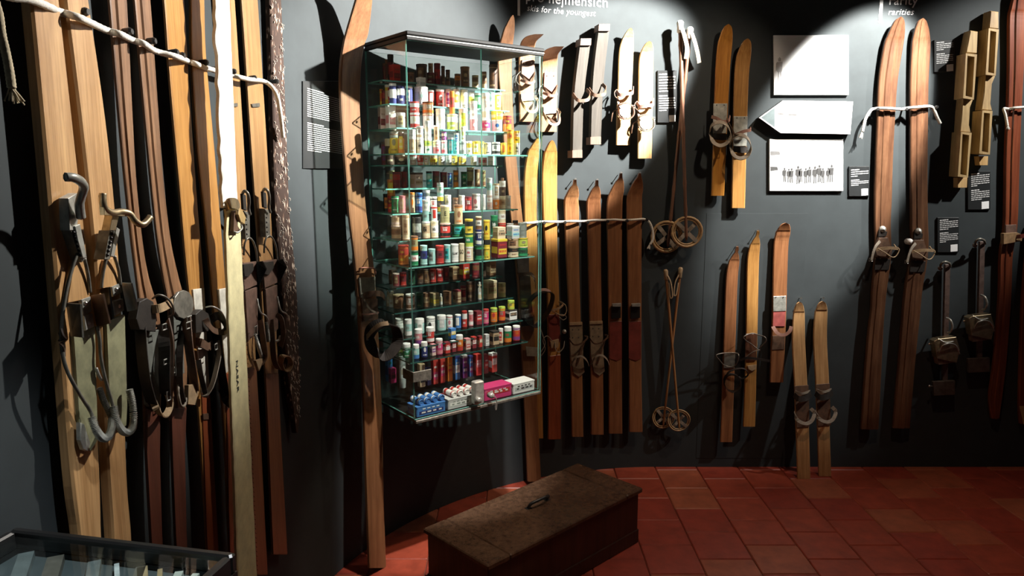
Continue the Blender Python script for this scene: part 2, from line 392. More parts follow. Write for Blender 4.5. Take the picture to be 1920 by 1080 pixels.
# ---------------------------------------------------------------- information boards
def board(label, x0, y0, x1, y1, blocks, sticker=True, tx=(.08, .92), seed=1):
    h = Hung('information_board', label, 'information board', 'black information boards on the wall', ((x0+x1)/2, y1), ((x0+x1)/2, y0), (.003, .003))
    h.rect('panel', x0, y0, x1, y1, -.0025, .006, BOARD)
    r = random.Random(seed); ds = []
    A, B = h.L(x0, y0, .006), h.L(x1, y1, .006); W, H = B.x-A.x, A.z-B.z
    for ya, yb, n, bold in blocks:
        lh = (yb-ya)/n*H
        for i in range(n):
            z = A.z-ya*H-lh*(i+.5); x = A.x+tx[0]*W; end = A.x+tx[1]*W if i < n-1 else A.x+(tx[0]+(tx[1]-tx[0])*r.uniform(.3, .8))*W
            if i == 0 and bold: end = A.x+W*.5
            while x < end-.002:
                ww = min(r.uniform(.25, 1)*.016*(W/.1)**.5+.004, end-x); hh = lh*(.33 if i or not bold else .45)
                ds.append(box_data(x, x+ww, -.0066, -.0058, z-hh/2, z+hh/2)); x += ww+lh*.25
    o = h.add('text_lines', merge(*ds), WTXT, 'white lines of small print'); o['kind'] = 'stuff'
    if sticker:
        k = W*.33; h.add('sticker', bbox_data(B.x-W*.07-k, B.x-W*.07, -.0072, -.0058, B.z+W*.06, B.z+W*.06+k, .0003), WHITE, 'blank white square')
    return h
board('large black text board on the wall left of the glass case', 568, 152, 643, 316, [(.06, .42, 14, 1), (.48, .84, 14, 1)], False, (.1, .97), 3)
board('black text board with white square right of the small white skis', 1233, 132, 1269, 230, [(.05, .42, 7, 1), (.46, .78, 7, 1)], True, (.08, .92), 4)
board('small black text board right of the lower white photograph', 1592, 312, 1630, 368, [(.09, .36, 4, 1), (.42, .64, 4, 1)], True, (.1, .95), 5)
board('black text board right of the tip of the second tall brown ski', 1752, 75, 1790, 135, [(.06, .33, 5, 1), (.4, .72, 6, 1)], True, (.1, .92), 6)
board('black text board just below the hollow wooden frames', 1815, 321, 1857, 393, [(.06, .4, 7, 1), (.46, .74, 6, 1)], True, (.14, .95), 7)
board('black text board between the brown ski binding and the iron bar', 1758, 408, 1798, 473, [(.06, .36, 6, 1), (.41, .7, 6, 1)], True, (.1, .95), 8)

# ---------------------------------------------------------------- photographs and arrow sign
FAINT = mat('faint_print', (.07, .07, .07), .5, 0, .3, 60); FAINT2 = mat('faint_print_pale', (.16, .16, .16), .5, 0, .2, 60)
def photo(label, q):
    h = Hung('photograph', label, 'photograph', 'white photographs on the wall', ((q[0]+q[2])/2, q[3]), ((q[0]+q[2])/2, q[1]), (.004, .004))
    h.rect('print', *q, -.0035, .008, WHITE); return h
def figure(h, x, y, s, n=.0086):
    p = h.L(x, y, n); k = s*.001
    ds = [lathe_data([(.0001, 0), (.0001, .0001)], 4)]
    P = lambda pts: ([(p.x+a*k, -n, p.z+b*k) for a, b in pts], [tuple(range(len(pts)))])
    return merge(P([(-9, 0), (-3, 0), (-1, 40), (-7, 42)]), P([(2, 0), (8, 0), (7, 42), (1, 40)]), P([(-10, 40), (9, 40), (12, 78), (-12, 78)]), P([(-15, 45), (-11, 45), (-10, 76), (-14, 74)]), P([(-5, 80), (5, 80), (6, 90), (0, 97), (-6, 90)]))
h = photo('upper overexposed white photograph with one faint standing figure', (1451, 66, 1591, 178))
h.add('printed_figure', figure(h, 1462, 154, 1.25), mat('faint_print_light', (.42, .42, .42), .5, 0, .2, 60))
h = photo('lower overexposed white photograph with a row of faint people', (1443, 261, 1581, 358))
o = h.add('printed_people', merge(*[figure(h, 1470+i*8.2+R.uniform(-2, 2), 343+R.uniform(-2, 2), R.uniform(.72, .95)) for i in range(12)]), FAINT); o['kind'] = 'stuff'
h.plate('printed_house', [(1444, 283), (1462, 284), (1463, 290), (1444, 292)], .0078, .0084, FAINT2)
h.plate('printed_sledge', [(1444, 312), (1458, 313), (1459, 319), (1444, 321)], .0078, .0084, FAINT)
h = Hung('arrow_sign', 'white arrow shaped wooden sign pointing left between two photographs', 'sign', None, (1530, 252), (1530, 189), (.003, .003))
h.plate('board', [(1422, 221), (1468, 188), (1600, 190), (1595, 252), (1463, 250)], -.002, .027, BLACK, 'dark board edge', bev=.001)  # shade on the sign's sides is put into the black colour
h.plate('face', [(1423, 220.8), (1468.3, 188.5), (1599.5, 190.4), (1594.5, 251.4), (1463.3, 249.4)], .027, .03, WHITE, 'white arrow face')
PALEB = mat('pale_blue_print', (.12, .155, .16), .5, 0, .3, 20)
h.plate('printed_tip', [(1427, 220.5), (1453, 201), (1453, 239)], .0295, .0305, PALEB)
h.plate('printed_mark', [(1458, 211), (1470, 212), (1470, 216), (1458, 215)], .0295, .0305, FAINT2); h.plate('printed_mark', [(1478, 213), (1494, 213), (1494, 217), (1478, 217)], .0295, .0305, FAINT2)

# ---------------------------------------------------------------- ropes strung between pegs
def rope(label, pts, r, m, pegs, pr, tassel=None, group='ropes holding the skis', cat='rope'):
    P = [on_wall(x, y, off) for x, y, off in pts]; root = empty('rope', label, cat, group, Matrix.Translation(P[0]))
    path = crom([p-P[0] for p in P], 10)
    link('cord', mesh('cord', *tube_data(path, r, 8, False, lambda t, i: r*(1+.1*(i % 2))), smooth=True), root, m)
    for x, y in pegs:
        p = on_wall(x, y, 0); nn = wall_normal(p); q = [p-P[0]+nn*a for a in (0, .02, .045, .05)]
        link('peg', mesh('peg', *tube_data(q, pr, 10, False, lambda t, i: pr*(.55, .55, 1, .7)[i]), smooth=False), root, PEG)
    if tassel:
        a, b = [on_wall(x, y, o_)-P[0] for x, y, o_ in tassel]; r_ = random.Random(2); ds = []
        for i in range(14):
            e = b+V((r_.uniform(-1, 1), r_.uniform(-1, 1), r_.uniform(-.6, .6)))*r*1.6; ds.append(tube_data([a+V((r_.uniform(-1, 1), r_.uniform(-1, 1), 0))*r*.5, (a+e)/2, e], r*.22, 5))
        o = link('frayed_end', mesh('frayed_end', *merge(*ds)), root, m); o['kind'] = 'stuff'
    return root
# ================================================================ skis on the left wall
g = 'tall skis roped to the left wall'
# thick pale plank skis with cable bindings
def sheet(s, name, pts, thick, m, label=None, parent=None):
    P = s.P(pts); nn = (P[1]-P[0]).cross(P[2]-P[0]).normalized()*thick/2; k = len(P)
    vs = [p-nn for p in P]+[p+nn for p in P]
    fs = [tuple(range(k))[::-1], tuple(range(k, 2*k))]+[(i, (i+1) % k, k+(i+1) % k, k+i) for i in range(k)]
    return s.add(name, (vs, fs), m, label, parent=parent)
s1 = ski('thick pale plank ski farthest left with a hooked steel lever', [(-90, 50, 103), (0, 60, 112), (270, 85, 142), (540, 108, 170), (880, 135, 188), (1000, 150, 191), (1100, 156, 197)], PALE, .018, (.024, .024), (2, 0), group=g)
s2 = ski('thick pale plank ski second from left with a wide steel lever', [(-90, 113, 154), (0, 124, 167), (270, 157, 205), (540, 184, 227), (880, 205, 238), (1000, 213, 247), (1100, 217, 251)], PALE, .018, (.024, .024), (2, 0), group=g)
s = s1
s.tube('lever', [(123, 332, .06), (138, 333, .065), (152, 341, .06), (157, 352, .05), (152, 370, .04), (149, 385, .035), (152, 408, .03)], .0075, STEEL)
s.plate('lever_base', [(128, 372), (146, 362), (150, 395), (143, 432), (131, 432), (129, 395)], .006, .022, STEEL)
s.plate('ratchet', [(132, 430), (142, 425), (163, 484), (154, 492), (148, 480)], .004, .02, DSTEEL)
s.plate('ratchet_bar', [(141, 424), (150, 420), (158, 455), (163, 484), (156, 484), (146, 450)], .016, .025, STEEL)
for i in range(6): s.knob('ratchet_tooth', 139+i*2.6, 436+i*8.5, .022, .0035, BLACK)
s.plate('wood_wedge', [(140, 488), (158, 486), (168, 560), (127, 568)], 0, .01, PALE)
s.tube('cable', [(146, 474, .018), (136, 500, .015), (124, 548, .012), (116, 605, .012), (116, 650, .014), (124, 690, .016), (145, 732, .018), (169, 770, .02), (174, 785, .022)], .0032, DSTEEL)
s.tube('cable', [(158, 484, .018), (165, 515, .015), (169, 548, .012)], .003, DSTEEL)
s.tube('spring', [(172, 782, .022), (180, 806, .03), (192, 821, .034), (203, 819, .034), (209, 805, .03), (210, 786, .022)], .0075, STEEL, 'coiled steel spring', rib=.3, n=22)
s.plate('foot_plate', [(138, 620), (178, 610), (183, 790), (182, 828), (170, 846), (157, 842), (150, 800)], 0, .006, PAD, 'greenish worn foot plate')
s.plate('heel_piece', [(150, 792), (158, 795), (170, 832), (166, 846), (157, 843), (151, 825)], .006, .013, ALU)
sheet(s, 'toe_iron', [(125, 568, .004), (152, 570, .045), (156, 633, .045), (134, 630, .004)], .003, DSTEEL)
sheet(s, 'toe_iron', [(172, 554, .004), (194, 551, .04), (207, 606, .04), (183, 613, .004)], .003, BRNL, 'brown toe iron')
s.plate('bracket', [(153, 562), (170, 556), (172, 584), (157, 592)], .006, .012, STEEL); s.plate('bracket', [(158, 592), (174, 588), (177, 612), (161, 620)], .006, .014, STEEL)
for a, b in ((161, 568), (167, 606)): s.knob('screw', a, b, .014, .004, NAIL)
s.strap('leather_tie', [(113, 620, .01), (118, 640, .016), (122, 660, .01)], .02, BRNL)
s = s2
s.tube('lever', [(193, 363, .05), (193, 380, .05), (199, 394, .05), (212, 399, .05), (228, 397, .05), (243, 401, .055), (254, 415, .06), (268, 421, .065), (282, 407, .07)], .0062, BRASS)
s.plate('lever_fork', [(193, 366), (199, 366), (201, 386), (210, 395), (238, 397), (238, 406), (196, 403)], .045, .053, BRASS)
s.plate('lever_stem', [(212, 402), (224, 402), (217, 432), (206, 432)], .03, .045, BRASS)
s.plate('ratchet', [(206, 432), (218, 430), (206, 487), (196, 486)], .008, .028, DSTEEL)
s.plate('ratchet_bar', [(219, 426), (225, 430), (214, 482), (208, 480)], .016, .03, STEEL)
for i in range(6): s.knob('ratchet_tooth', 211-i*1.7, 438+i*8, .03, .0035, BLACK)
s.plate('wood_wedge', [(200, 488), (220, 480), (228, 535), (192, 542)], 0, .01, PALE)
s.tube('cable', [(199, 486, .02), (193, 512, .015), (190, 540, .012)], .003, DSTEEL); s.tube('cable', [(214, 480, .02), (222, 505, .016), (226, 535, .012)], .003, DSTEEL)
sheet(s, 'toe_iron', [(189, 541, .004), (205, 538, .04), (213, 598, .04), (202, 604, .004)], .003, BLACK)
sheet(s, 'toe_iron', [(229, 530, .004), (247, 531, .045), (258, 580, .045), (240, 584, .004)], .003, DSTEEL)
s.plate('bracket', [(210, 538), (227, 530), (229, 548), (213, 556)], .006, .012, STEEL); s.plate('bracket', [(213, 565), (231, 560), (233, 582), (217, 592)], .006, .014, STEEL)
for a, b in ((219, 542), (224, 574)): s.knob('screw', a, b, .014, .004, NAIL)
s.plate('foot_plate', [(200, 602), (234, 590), (239, 760), (237, 798), (226, 806), (213, 798), (206, 760)], 0, .006, PAD, 'greenish worn foot plate')
s.tube('cable', [(182, 612, .014), (187, 640, .014), (189, 670, .016), (197, 710, .018), (210, 755, .02), (214, 768, .022)], .0032, DSTEEL)
s.tube('spring', [(213, 762, .022), (219, 790, .03), (230, 808, .034), (242, 810, .034), (250, 795, .032), (249, 760, .026), (242, 730, .02)], .0075, STEEL, 'coiled steel spring', rib=.3, n=22)
s.tube('spring', [(186, 728, .008), (196, 755, .01), (210, 782, .014)], .006, DSTEEL, rib=.3, n=22)
s.tube('cable', [(180, 690, .012), (186, 705, .014), (190, 712, .012)], .003, STEEL)

# dark waisted skis with leather straps
s3 = ski('dark brown waisted ski third from left with grey foot plate', [(-90, 198, 231), (0, 207, 239), (180, 222, 248), (330, 236, 256), (450, 249, 268), (520, 258, 280), (590, 266, 300), (680, 270, 304), (760, 272, 302), (850, 276, 300), (1000, 284, 304), (1100, 290, 310)], OLDW, .006, (.025, .022), (2, 0), .0035, g, rw=.4)
s4 = ski('dark brown waisted ski fourth from left with round steel toe plate', [(-90, 246, 274), (0, 254, 283), (180, 270, 296), (330, 284, 307), (450, 297, 321), (520, 308, 336), (580, 318, 350), (680, 322, 352), (760, 322, 350), (850, 324, 346), (1000, 330, 350), (1100, 335, 354)], OLDW, .006, (.025, .022), (2, 0), .0035, g, rw=.4)
s = s3
s.plate('foot_plate', [(272, 622), (300, 618), (304, 700), (300, 765), (288, 768), (276, 758)], .003, .01, mat('grey_plate', (.16, .17, .15), .55, .3, .4, 30), 'grey worn foot plate')
s.plate('toe_leather', [(262, 566), (276, 559), (288, 566), (293, 600), (292, 622), (262, 618), (256, 598)], .004, .022, BLKL, 'black leather toe piece')
s.tube('toe_hoop', [(286, 560, .012), (297, 553, .03), (312, 558, .04), (323, 572, .04), (325, 588, .03), (316, 594, .015)], .0022, DSTEEL)
s.strap('toe_strap', [(283, 580, .02), (300, 578, .035), (318, 570, .035), (324, 568, .03)], .018, TANL, 'tan leather toe strap')
s.strap('side_strap', [(263, 615, .012), (266, 660, .024), (272, 710, .026), (282, 748, .02), (290, 770, .012)], .022, BLKL, wd=(0, 1, 0))
s.strap('side_strap', [(304, 608, .01), (308, 650, .028), (308, 700, .03), (310, 740, .02)], .024, BLKL, wd=(0, 1, .3))
s.strap('side_strap', [(314, 600, .02), (322, 640, .035), (322, 690, .035), (318, 760, .02), (316, 785, .012)], .022, BRNL, wd=(1, 1, 0))
s.strap('heel_strap', [(287, 752, .015), (294, 768, .03), (304, 780, .034), (314, 774, .03), (319, 755, .02), (312, 732, .012)], .014, TANL, 'tan heel strap', wd=(0, 1, .4))
s.buckle(308, 613, .034, .016, .012); s.buckle(311, 678, .036, .018, .01); s.buckle(316, 742, .03, .014, .02)
s = s4
s.plate('foot_plate', [(324, 560), (340, 552), (346, 700), (330, 705)], .003, .01, MATS['grey_plate'], 'grey worn foot plate')
p4 = [(337+19*math.cos(a*.524)+8, 571+27*math.sin(a*.524)) for a in range(12)]
s.plate('toe_plate', p4, .01, .016, DSTEEL, 'round dark steel toe plate')
s.strap('side_strap', [(349, 596, .02), (353, 640, .03), (360, 690, .032), (365, 730, .025)], .026, BRNL, wd=(.4, 1, 0))
s.strap('side_strap', [(340, 620, .01), (337, 680, .026), (338, 730, .03), (346, 760, .02)], .014, BLKL, wd=(0, 1, 0))
s.tube('side_loop', [(338, 700, .012), (334, 730, .03), (338, 758, .032), (346, 760, .03), (350, 740, .025)], .003, GREYL)
s.plate('heel_tab', [(354, 722), (374, 718), (373, 735), (366, 760), (353, 758)], .022, .032, TANL, 'pale tan heel tab')
s.buckle(353, 610, .034, .02, .014); s.buckle(355, 598, .03, .022, .012); s.buckle(324, 695, .02, .014, .012)

DRED = wood('dark_red_stain', (.15, .05, .03), (.07, .025, .015), .4)
s3.plate('stained_tail', [(278, 766), (301, 764), (300, 850), (304, 1000), (310, 1098), (290, 1098), (284, 1000), (276, 850)], -.001, .005, DRED, 'dark red stained tail')
s4.plate('stained_tail', [(322, 766), (350, 764), (347, 850), (350, 1000), (354, 1098), (335, 1098), (330, 1000), (324, 850)], -.001, .005, DRED, 'dark red stained tail')
# orange varnished skis with white cuffs
s5 = ski('orange varnished ski fifth from left with white painted middle', [(-90, 298, 338), (0, 309, 346), (150, 320, 355), (330, 336, 367), (480, 349, 379), (560, 357, 385), (700, 368, 392), (800, 376, 398), (1000, 388, 408), (1100, 393, 412)], HONEY, .006, (.025, .022), (2, 0), 0, g)
s6 = ski('orange varnished ski sixth from left half shaded by the white skin', [(-90, 336, 372), (-40, 350, 381), (0, 358, 384), (100, 360, 387), (270, 370, 402), (400, 384, 413), (540, 398, 424), (700, 412, 434), (800, 421, 441), (1000, 430, 449), (1100, 434, 453)], HONEY, .006, (.025, .022), (2, 0), 0, g)
WP = mat('white_paint', (.62, .6, .52), .5, 0, .35, 35); REDL = wood('red_stained_wood', (.36, .10, .04), (.22, .05, .02), .36)
for s, a in ((s5, [(362, 543), (383, 540), (393, 730), (379, 738)]), (s6, [(408, 543), (425, 540), (437, 690), (424, 700)])):
    s.plate('white_cuff', a, -.001, .0035, WP, 'worn white painted band')
s5.plate('red_tail', [(379, 738), (393.5, 732), (408.5, 1004), (413, 1098), (393, 1098), (388.5, 1004)], -.001, .003, REDL, 'red stained tail')
s6.plate('red_tail', [(424, 700), (434.5, 700), (449.5, 1000), (453, 1098), (434, 1098), (430.5, 1000)], -.001, .003, REDL, 'red stained tail')
s = s5
s.plate('toe_leather', [(367, 590), (378, 580), (391, 588), (396, 606), (390, 622), (368, 624)], .006, .024, BLKL, 'black leather toe piece')
s.tube('toe_hoop', [(386, 576, .01), (398, 575, .03), (412, 582, .04), (421, 596, .04), (424, 608, .03)], .0022, STEEL)
s.strap('toe_strap', [(385, 598, .03), (392, 610, .035), (402, 620, .035), (418, 622, .03), (426, 606, .02)], .014, BRNL)
s.strap('cross_strap', [(367, 640, .006), (378, 643, .02), (390, 650, .02), (398, 646, .01)], .02, BRNL)
s.strap('side_strap', [(407, 640, .02), (411, 660, .03), (406, 690, .032), (398, 720, .03), (388, 738, .022), (378, 742, .012)], .014, GREYL, 'grey webbing heel strap', wd=(.5, 1, 0))
s.strap('side_strap', [(372, 675, .01), (376, 700, .02), (382, 725, .022), (386, 745, .012)], .012, BLKL, wd=(0, 1, 0))
s.buckle(405, 650, .034, .014, .014); s.plate('tail_tag', [(381, 776), (398, 774), (398, 786), (382, 787)], .003, .006, BRNL)
s = s6
s.strap('toe_strap', [(398, 598, .012), (408, 592, .03), (418, 600, .03), (428, 618, .025), (436, 612, .012)], .02, BLKL)
s.strap('side_strap', [(405, 620, .01), (410, 660, .026), (416, 700, .028), (424, 745, .02)], .03, BLKL, wd=(.6, 1, 0))
s.strap('heel_strap', [(414, 730, .012), (424, 750, .026), (434, 758, .026), (440, 740, .012)], .02, BLKL)
s.strap('toe_tie', [(412, 622, .02), (420, 625, .032), (428, 616, .03), (425, 604, .02)], .01, TANL, 'tan leather tie')

# last pair with levers, partly behind the white skin
s8 = ski('honey coloured ski just right behind the white skin strip', [(-90, 408, 431), (0, 418, 441), (270, 437, 458), (540, 451, 473), (800, 466, 488), (1000, 476, 498), (1078, 480, 502)], TANW, .007, (.022, .022), (2, 0), 0, g)
s9 = ski('honey coloured ski beside the dark fur strip, rightmost on left wall', [(-90, 443, 477), (0, 454, 484), (270, 472, 501), (480, 487, 513), (640, 496, 520), (800, 503, 526), (1000, 511, 537), (1040, 513, 539)], TANW, .007, (.022, .022), (2, 0), 0, g)
IRONB = mat('brown_iron', (.20, .12, .09), .5, .3, .4, 40)
for s, dx, dy in ((s8, 0, 0), (s9, 38, -4)):
    q = lambda a: [(x+dx, y+dy, n) for x, y, n in a]; q2 = lambda a: [(x+dx, y+dy) for x, y in a]
    s.tube('lever', q([(455, 362, .02), (459, 358, .04), (465, 364, .05), (467, 378, .045), (466, 392, .035), (469, 402, .03)]), .0042, DSTEEL)
    s.plate('lever_loop', q2([(455, 363), (461, 366), (463, 395), (457, 392)]), .015, .022, BLKL)
    s.plate('ratchet', q2([(458, 395), (468, 398), (469, 450), (461, 448)]), .005, .022, DSTEEL)
    for i in range(4): s.knob('ratchet_tooth', 462+dx+i*.5, 412+dy+i*9, .024, .003, BLACK)
    s.tube('cable', q([(457, 478, .01), (459, 456, .02), (466, 446, .026), (474, 452, .024), (480, 470, .018), (482, 492, .01)]), .0028, DSTEEL)
    s.plate('toe_iron', q2([(455, 494), (481, 490), (482, 534), (459, 544)]), .004, .012, IRONB)
    sheet(s, 'toe_wing', q([(481, 492, .01), (492, 490, .045), (500, 505, .045), (486, 536, .01)]), .003, BLACK)
    s.plate('toe_cap', q2([(457, 496), (475, 494), (476, 506), (466, 520), (459, 518)]), .012, .02, BLKL)
    s.plate('foot_plate', q2([(460, 546), (482, 538), (484, 620), (466, 640)]), .003, .009, IRONB, 'brown foot plate')
    s.tube('cable', q([(482, 560, .01), (488, 585, .02), (498, 592, .024), (502, 600, .02)]), .0028, STEEL)
s8.plate('metal_clip', [(438, 194), (446, 193), (446, 200), (438, 200)], 0, .004, DSTEEL); s9.plate('metal_clip', [(472, 195), (487, 193), (488, 200), (474, 201)], 0, .004, DSTEEL)
RTAIL = wood('red_brown_stain', (.33, .145, .07), (.21, .085, .04), .38)
s8.plate('stained_tail', [(458.5, 690), (480.5, 690), (488, 800), (498, 1000), (502, 1077), (480, 1077), (476, 1000), (466, 800)], -.001, .002, RTAIL, 'red brown stained tail')
s9.plate('stained_tail', [(498.5, 700), (522, 700), (526, 800), (537, 1000), (539, 1039), (513, 1039), (511, 1000), (503, 800)], -.001, .002, RTAIL, 'red brown stained tail')
s8.tube('spring', [(478, 626, .02), (484, 648, .026), (491, 672, .022)], .006, STEEL, rib=.3, n=22)
s8.tube('spring', [(499, 604, .02), (502, 622, .024), (503, 640, .02)], .006, DSTEEL, rib=.3, n=22)
s8.plate('heel_tab', [(480, 676), (492, 672), (493, 680), (486, 696)], .02, .028, TANL, 'pale tan heel tab'); s8.buckle(480, 620, .03, .02, .026)
s8.strap('side_strap', [(488, 600, .02), (494, 640, .032), (496, 670, .03), (486, 685, .02)], .02, BRNL, wd=(.4, 1, 0))
s9.strap('side_strap', [(508, 600, .01), (511, 640, .026), (514, 675, .028), (522, 692, .024)], .02, BRNL, wd=(.3, 1, 0))
s9.strap('heel_loop', [(526, 680, .02), (530, 668, .035), (540, 668, .04), (545, 680, .04), (540, 693, .035), (531, 694, .025)], .02, TANL, 'round tan heel loop', wd=(.3, 1, .2), closed=True)
s9.tube('spring', [(513, 640, .012), (522, 638, .02), (526, 630, .022)], .005, ALU, rib=.25, n=10)
s9.strap('upper_strap', [(518, 590, .01), (528, 600, .03), (531, 628, .034), (526, 650, .024)], .016, BRNL, wd=(.2, 1, 0))

# white plush climbing skin hanging in front, and dark fur skin
h = Hung('climbing_skin', 'long white and cream climbing skin strip hanging on left wall', 'climbing skin', 'climbing skins', (460, 1100), (415, -60), (.085, .095))
def sk_at(y): xl = 402+.0405*(y+60) if y < 400 else 424+(y-400)*.033; return xl, xl+27+max(0, (y-420))*.014
st = [(y, sk_at(y)[0]+R.uniform(-1.8, 1.8), sk_at(y)[1]+R.uniform(-.5, .5)) for y in range(-60, 392, 18)]
ski_body(h, st, .01, PLUSH, (2, 0), name='plush_strip', label='white plush upper strip')
st = [(392, 425, 446), (404, 427, 448), (420, 426, 452)]+[(y, sk_at(y)[0]+R.uniform(-.6, .6), sk_at(y)[1]+R.uniform(-.5, .5)) for y in range(440, 1110, 20)]
ski_body(h, st, .008, CANVAS, (2, 0), name='canvas_strip', label='cream canvas lower strip')
ds = []
for i in range(150):
    y = 440+i*4.3; xl, xr = sk_at(y); q = h.L(xl if i % 2 else xr, y, -.003); ds.append(tube_data([q, q+V(((-.003 if i % 2 else .003)*R.uniform(.5, 1.4), -.001, -.004))], .0007, 4))
o = h.add('fringe', merge(*ds), INK, 'frayed dark edge hairs'); o['kind'] = 'stuff'
h.strap('buckle_band', [(423, 388, .004), (432, 381, .02), (444, 383, .02), (449, 392, .006)], .026, BRASS, 'bronze coloured clasp band'); h.plate('clasp_tail', [(449, 390), (456, 396), (461, 408), (459, 420), (452, 416), (447, 402)], .012, .02, CREAMW, 'pale clasp tail')
h.plate('clasp_hook', [(440, 396), (446, 394), (446, 424), (452, 434), (438, 434)], .003, .012, BRNL); h.tube('clasp_wire', [(438, 434, .01), (446, 436, .018), (454, 428, .02), (452, 422, .014)], .0022, STEEL)
me = text_mesh('NASAR', 1, .02); me.materials.append(INK)
a, b = h.L(442.5, 676, .001), h.L(443.5, 738, .001); o = link('printed_letters', me, h.e, None, 'black printed letters along the edge')
k = abs(a.z-b.z)/max(v.co.x for v in me.vertices)
for v in me.vertices: v.co = V((a.x+v.co.y*k*.7, a.y-v.co.z*.2, a.z-v.co.x*k))
def fur_mat():
    m, nt, p = nodes('flecked_fur'); c = coords(nt, (70, 70, 26)); L = nt.links.new
    v = N(nt, 'ShaderNodeTexVoronoi', Scale=1.0); L(c, v.inputs['Vector']); n = N(nt, 'ShaderNodeTexNoise', Scale=2.2, Detail=3); L(c, n.inputs['Vector'])
    ad = N(nt, 'ShaderNodeMath', _operation='ADD'); L(v.outputs['Distance'], ad.inputs[0]); L(n.outputs[0], ad.inputs[1])
    r = ramp(nt, ad.outputs[0], [(.62, (.62, .52, .42)), (.74, (.16, .09, .06)), (.9, (.05, .028, .02))]); L(r.outputs[0], p.inputs['Base Color']); p.inputs['Roughness'].default_value = .9
    return m
FUR = fur_mat()
h = Hung('fur_skin', 'dark brown fur climbing skin with white flecks, right of the skis', 'climbing skin', 'climbing skins', (557, 818), (516, -60), (.03, .03))
ctr = [(-60, 504, 524), (0, 507, 528), (200, 513, 536), (330, 516, 541), (400, 519, 544), (540, 531, 557), (640, 536, 560), (700, 541, 563), (745, 546, 563), (770, 551, 562), (790, 553, 561), (812, 556, 559)]
ski_body(h, ctr, .018, FUR, (2, 0), name='fur_strip')
TUFT = mat('pale_hair', (.50, .43, .36), .8); ds = []
for i in range(300):
    y = R.uniform(-50, 780); k = max(j for j in range(len(ctr)) if ctr[j][0] <= y); t = (y-ctr[k][0])/(ctr[k+1][0]-ctr[k][0])
    xl = ctr[k][1]+(ctr[k+1][1]-ctr[k][1])*t; xr = ctr[k][2]+(ctr[k+1][2]-ctr[k][2])*t
    p = h.L(R.uniform(xl, xr), y, -.001); l = R.uniform(.006, .013); q = V((R.uniform(-.004, .004), -R.uniform(.001, .005), -l))
    ds.append(ribbon_data([p, p+q*.5+V((0, -.003, 0)), p+q], R.uniform(.002, .0038), .0008, (1, 0, 0)))
o = h.add('fur_tufts', merge(*ds), TUFT, 'pale tufts of hair'); o['kind'] = 'stuff'
h.tube('wire_ring', [(523, 438, .004), (527, 432, .01), (530, 440, .012), (525, 444, .006)], .0015, STEEL, closed=True)
# rope across the left wall and the loose hemp end
rope('white rope strung across the tall skis on the left wall',
     [(-40, -25, .06), (20, -6, .06), (60, 0, .062), (112, 22, .035), (150, 34, .062), (200, 57, .03), (225, 64, .052), (250, 76, .03), (270, 82, .052), (292, 96, .028), (330, 106, .052), (353, 115, .03), (370, 121, .052), (388, 128, .032), (430, 140, .03), (450, 145, .05), (468, 149, .052), (493, 152, .03), (510, 163, .05), (521, 185, .055), (526, 215, .055), (529, 240, .052), (531, 258, .05)], .0062, ROPE,
     [(113, 22), (201, 59), (248, 77), (293, 98), (306, 104), (352, 117), (388, 128), (408, 134), (449, 146), (494, 153)], .008)
root = rope('frayed end of hemp rope hanging at the upper left edge', [(-20, -30, .05), (-4, 20, .05), (2, 60, .05), (10, 95, .05), (17, 130, .05), (22, 165, .05)], .006, HEMP, [], .01, ((21, 160, .05), (27, 190, .05)), cat='rope')

# ================================================================ skis flanking the glass case
s = ski('brown ski standing on the floor left of the glass case', tip(688, -46, 20, 667, 700, 1.6, 4)+[(60, 652, 692), (85, 646, 684), (130, 640, 678), (200, 641, 676), (300, 648, 681), (400, 656, 688), (500, 668, 702), (620, 676, 710), (700, 681, 714), (800, 685, 718), (950, 690, 721), (1065, 694, 725)], FLANK, .012, (.14, .012), (.8, .14), 0, 'skis beside the glass case', power=1.8)
s.tube('toe_bail', [(674, 508, .002), (675, 503, .02), (690, 502, .03), (702, 504, .02), (704, 514, .004)], .003, mat('red_iron', (.35, .14, .1), .5, .4, .3, 40))
s.plate('toe_plate', [(674, 521), (704, 519), (704, 548), (697, 556), (677, 558)], .001, .007, mat('grey_plate2', (.17, .16, .13), .6, .2, .4, 40), 'grey worn toe plate')
s.strap('toe_strap', [(680, 556, .012), (690, 552, .055), (706, 550, .07), (716, 552, .05), (722, 560, .012)], .022, BRNL)
s.strap('side_strap', [(679, 550, .012), (684, 565, .03), (694, 580, .034), (708, 588, .03)], .008, GREYL, wd=(1, 0, 1))
s.strap('side_strap', [(678, 589, .01), (692, 589, .03), (710, 586, .03)], .006, PINKL)
s.plate('foot_plate', [(678, 560), (708, 560), (710, 600), (682, 602)], .001, .006, BRNL)
s.strap('heel_cup', [(692, 632, .04), (700, 615, .07), (720, 606, .11), (740, 614, .135), (746, 638, .145), (735, 660, .135), (716, 668, .10), (700, 655, .065)], .05, BLKL, 'black leather heel cup', wd=(.1, 1, .25), closed=True, thick=.004)
s.strap('heel_strap', [(688, 632, .04), (698, 620, .09), (712, 609, .125), (728, 606, .14)], .017, TANL, 'tan strap with punched holes', wd=(.2, .5, 1)); s.buckle(690, 632, .04, .016, .022)
for a, b in ((700, 618), (705, 615), (712, 611)): s.knob('strap_hole', a, b, .12, .0015, BLKL)
sr = ski('brown ski standing on the floor right of the glass case', tip(962, 28, 80, 938, 962, 1.6, 4)+[(110, 934, 960), (200, 940, 962), (300, 947, 969), (400, 957, 979), (500, 968, 992), (620, 976, 1002), (760, 984, 1008), (903, 990, 1015)], FLANK, .012, (.05, .012), (.82, .06), 0, 'skis beside the glass case')
s = sr
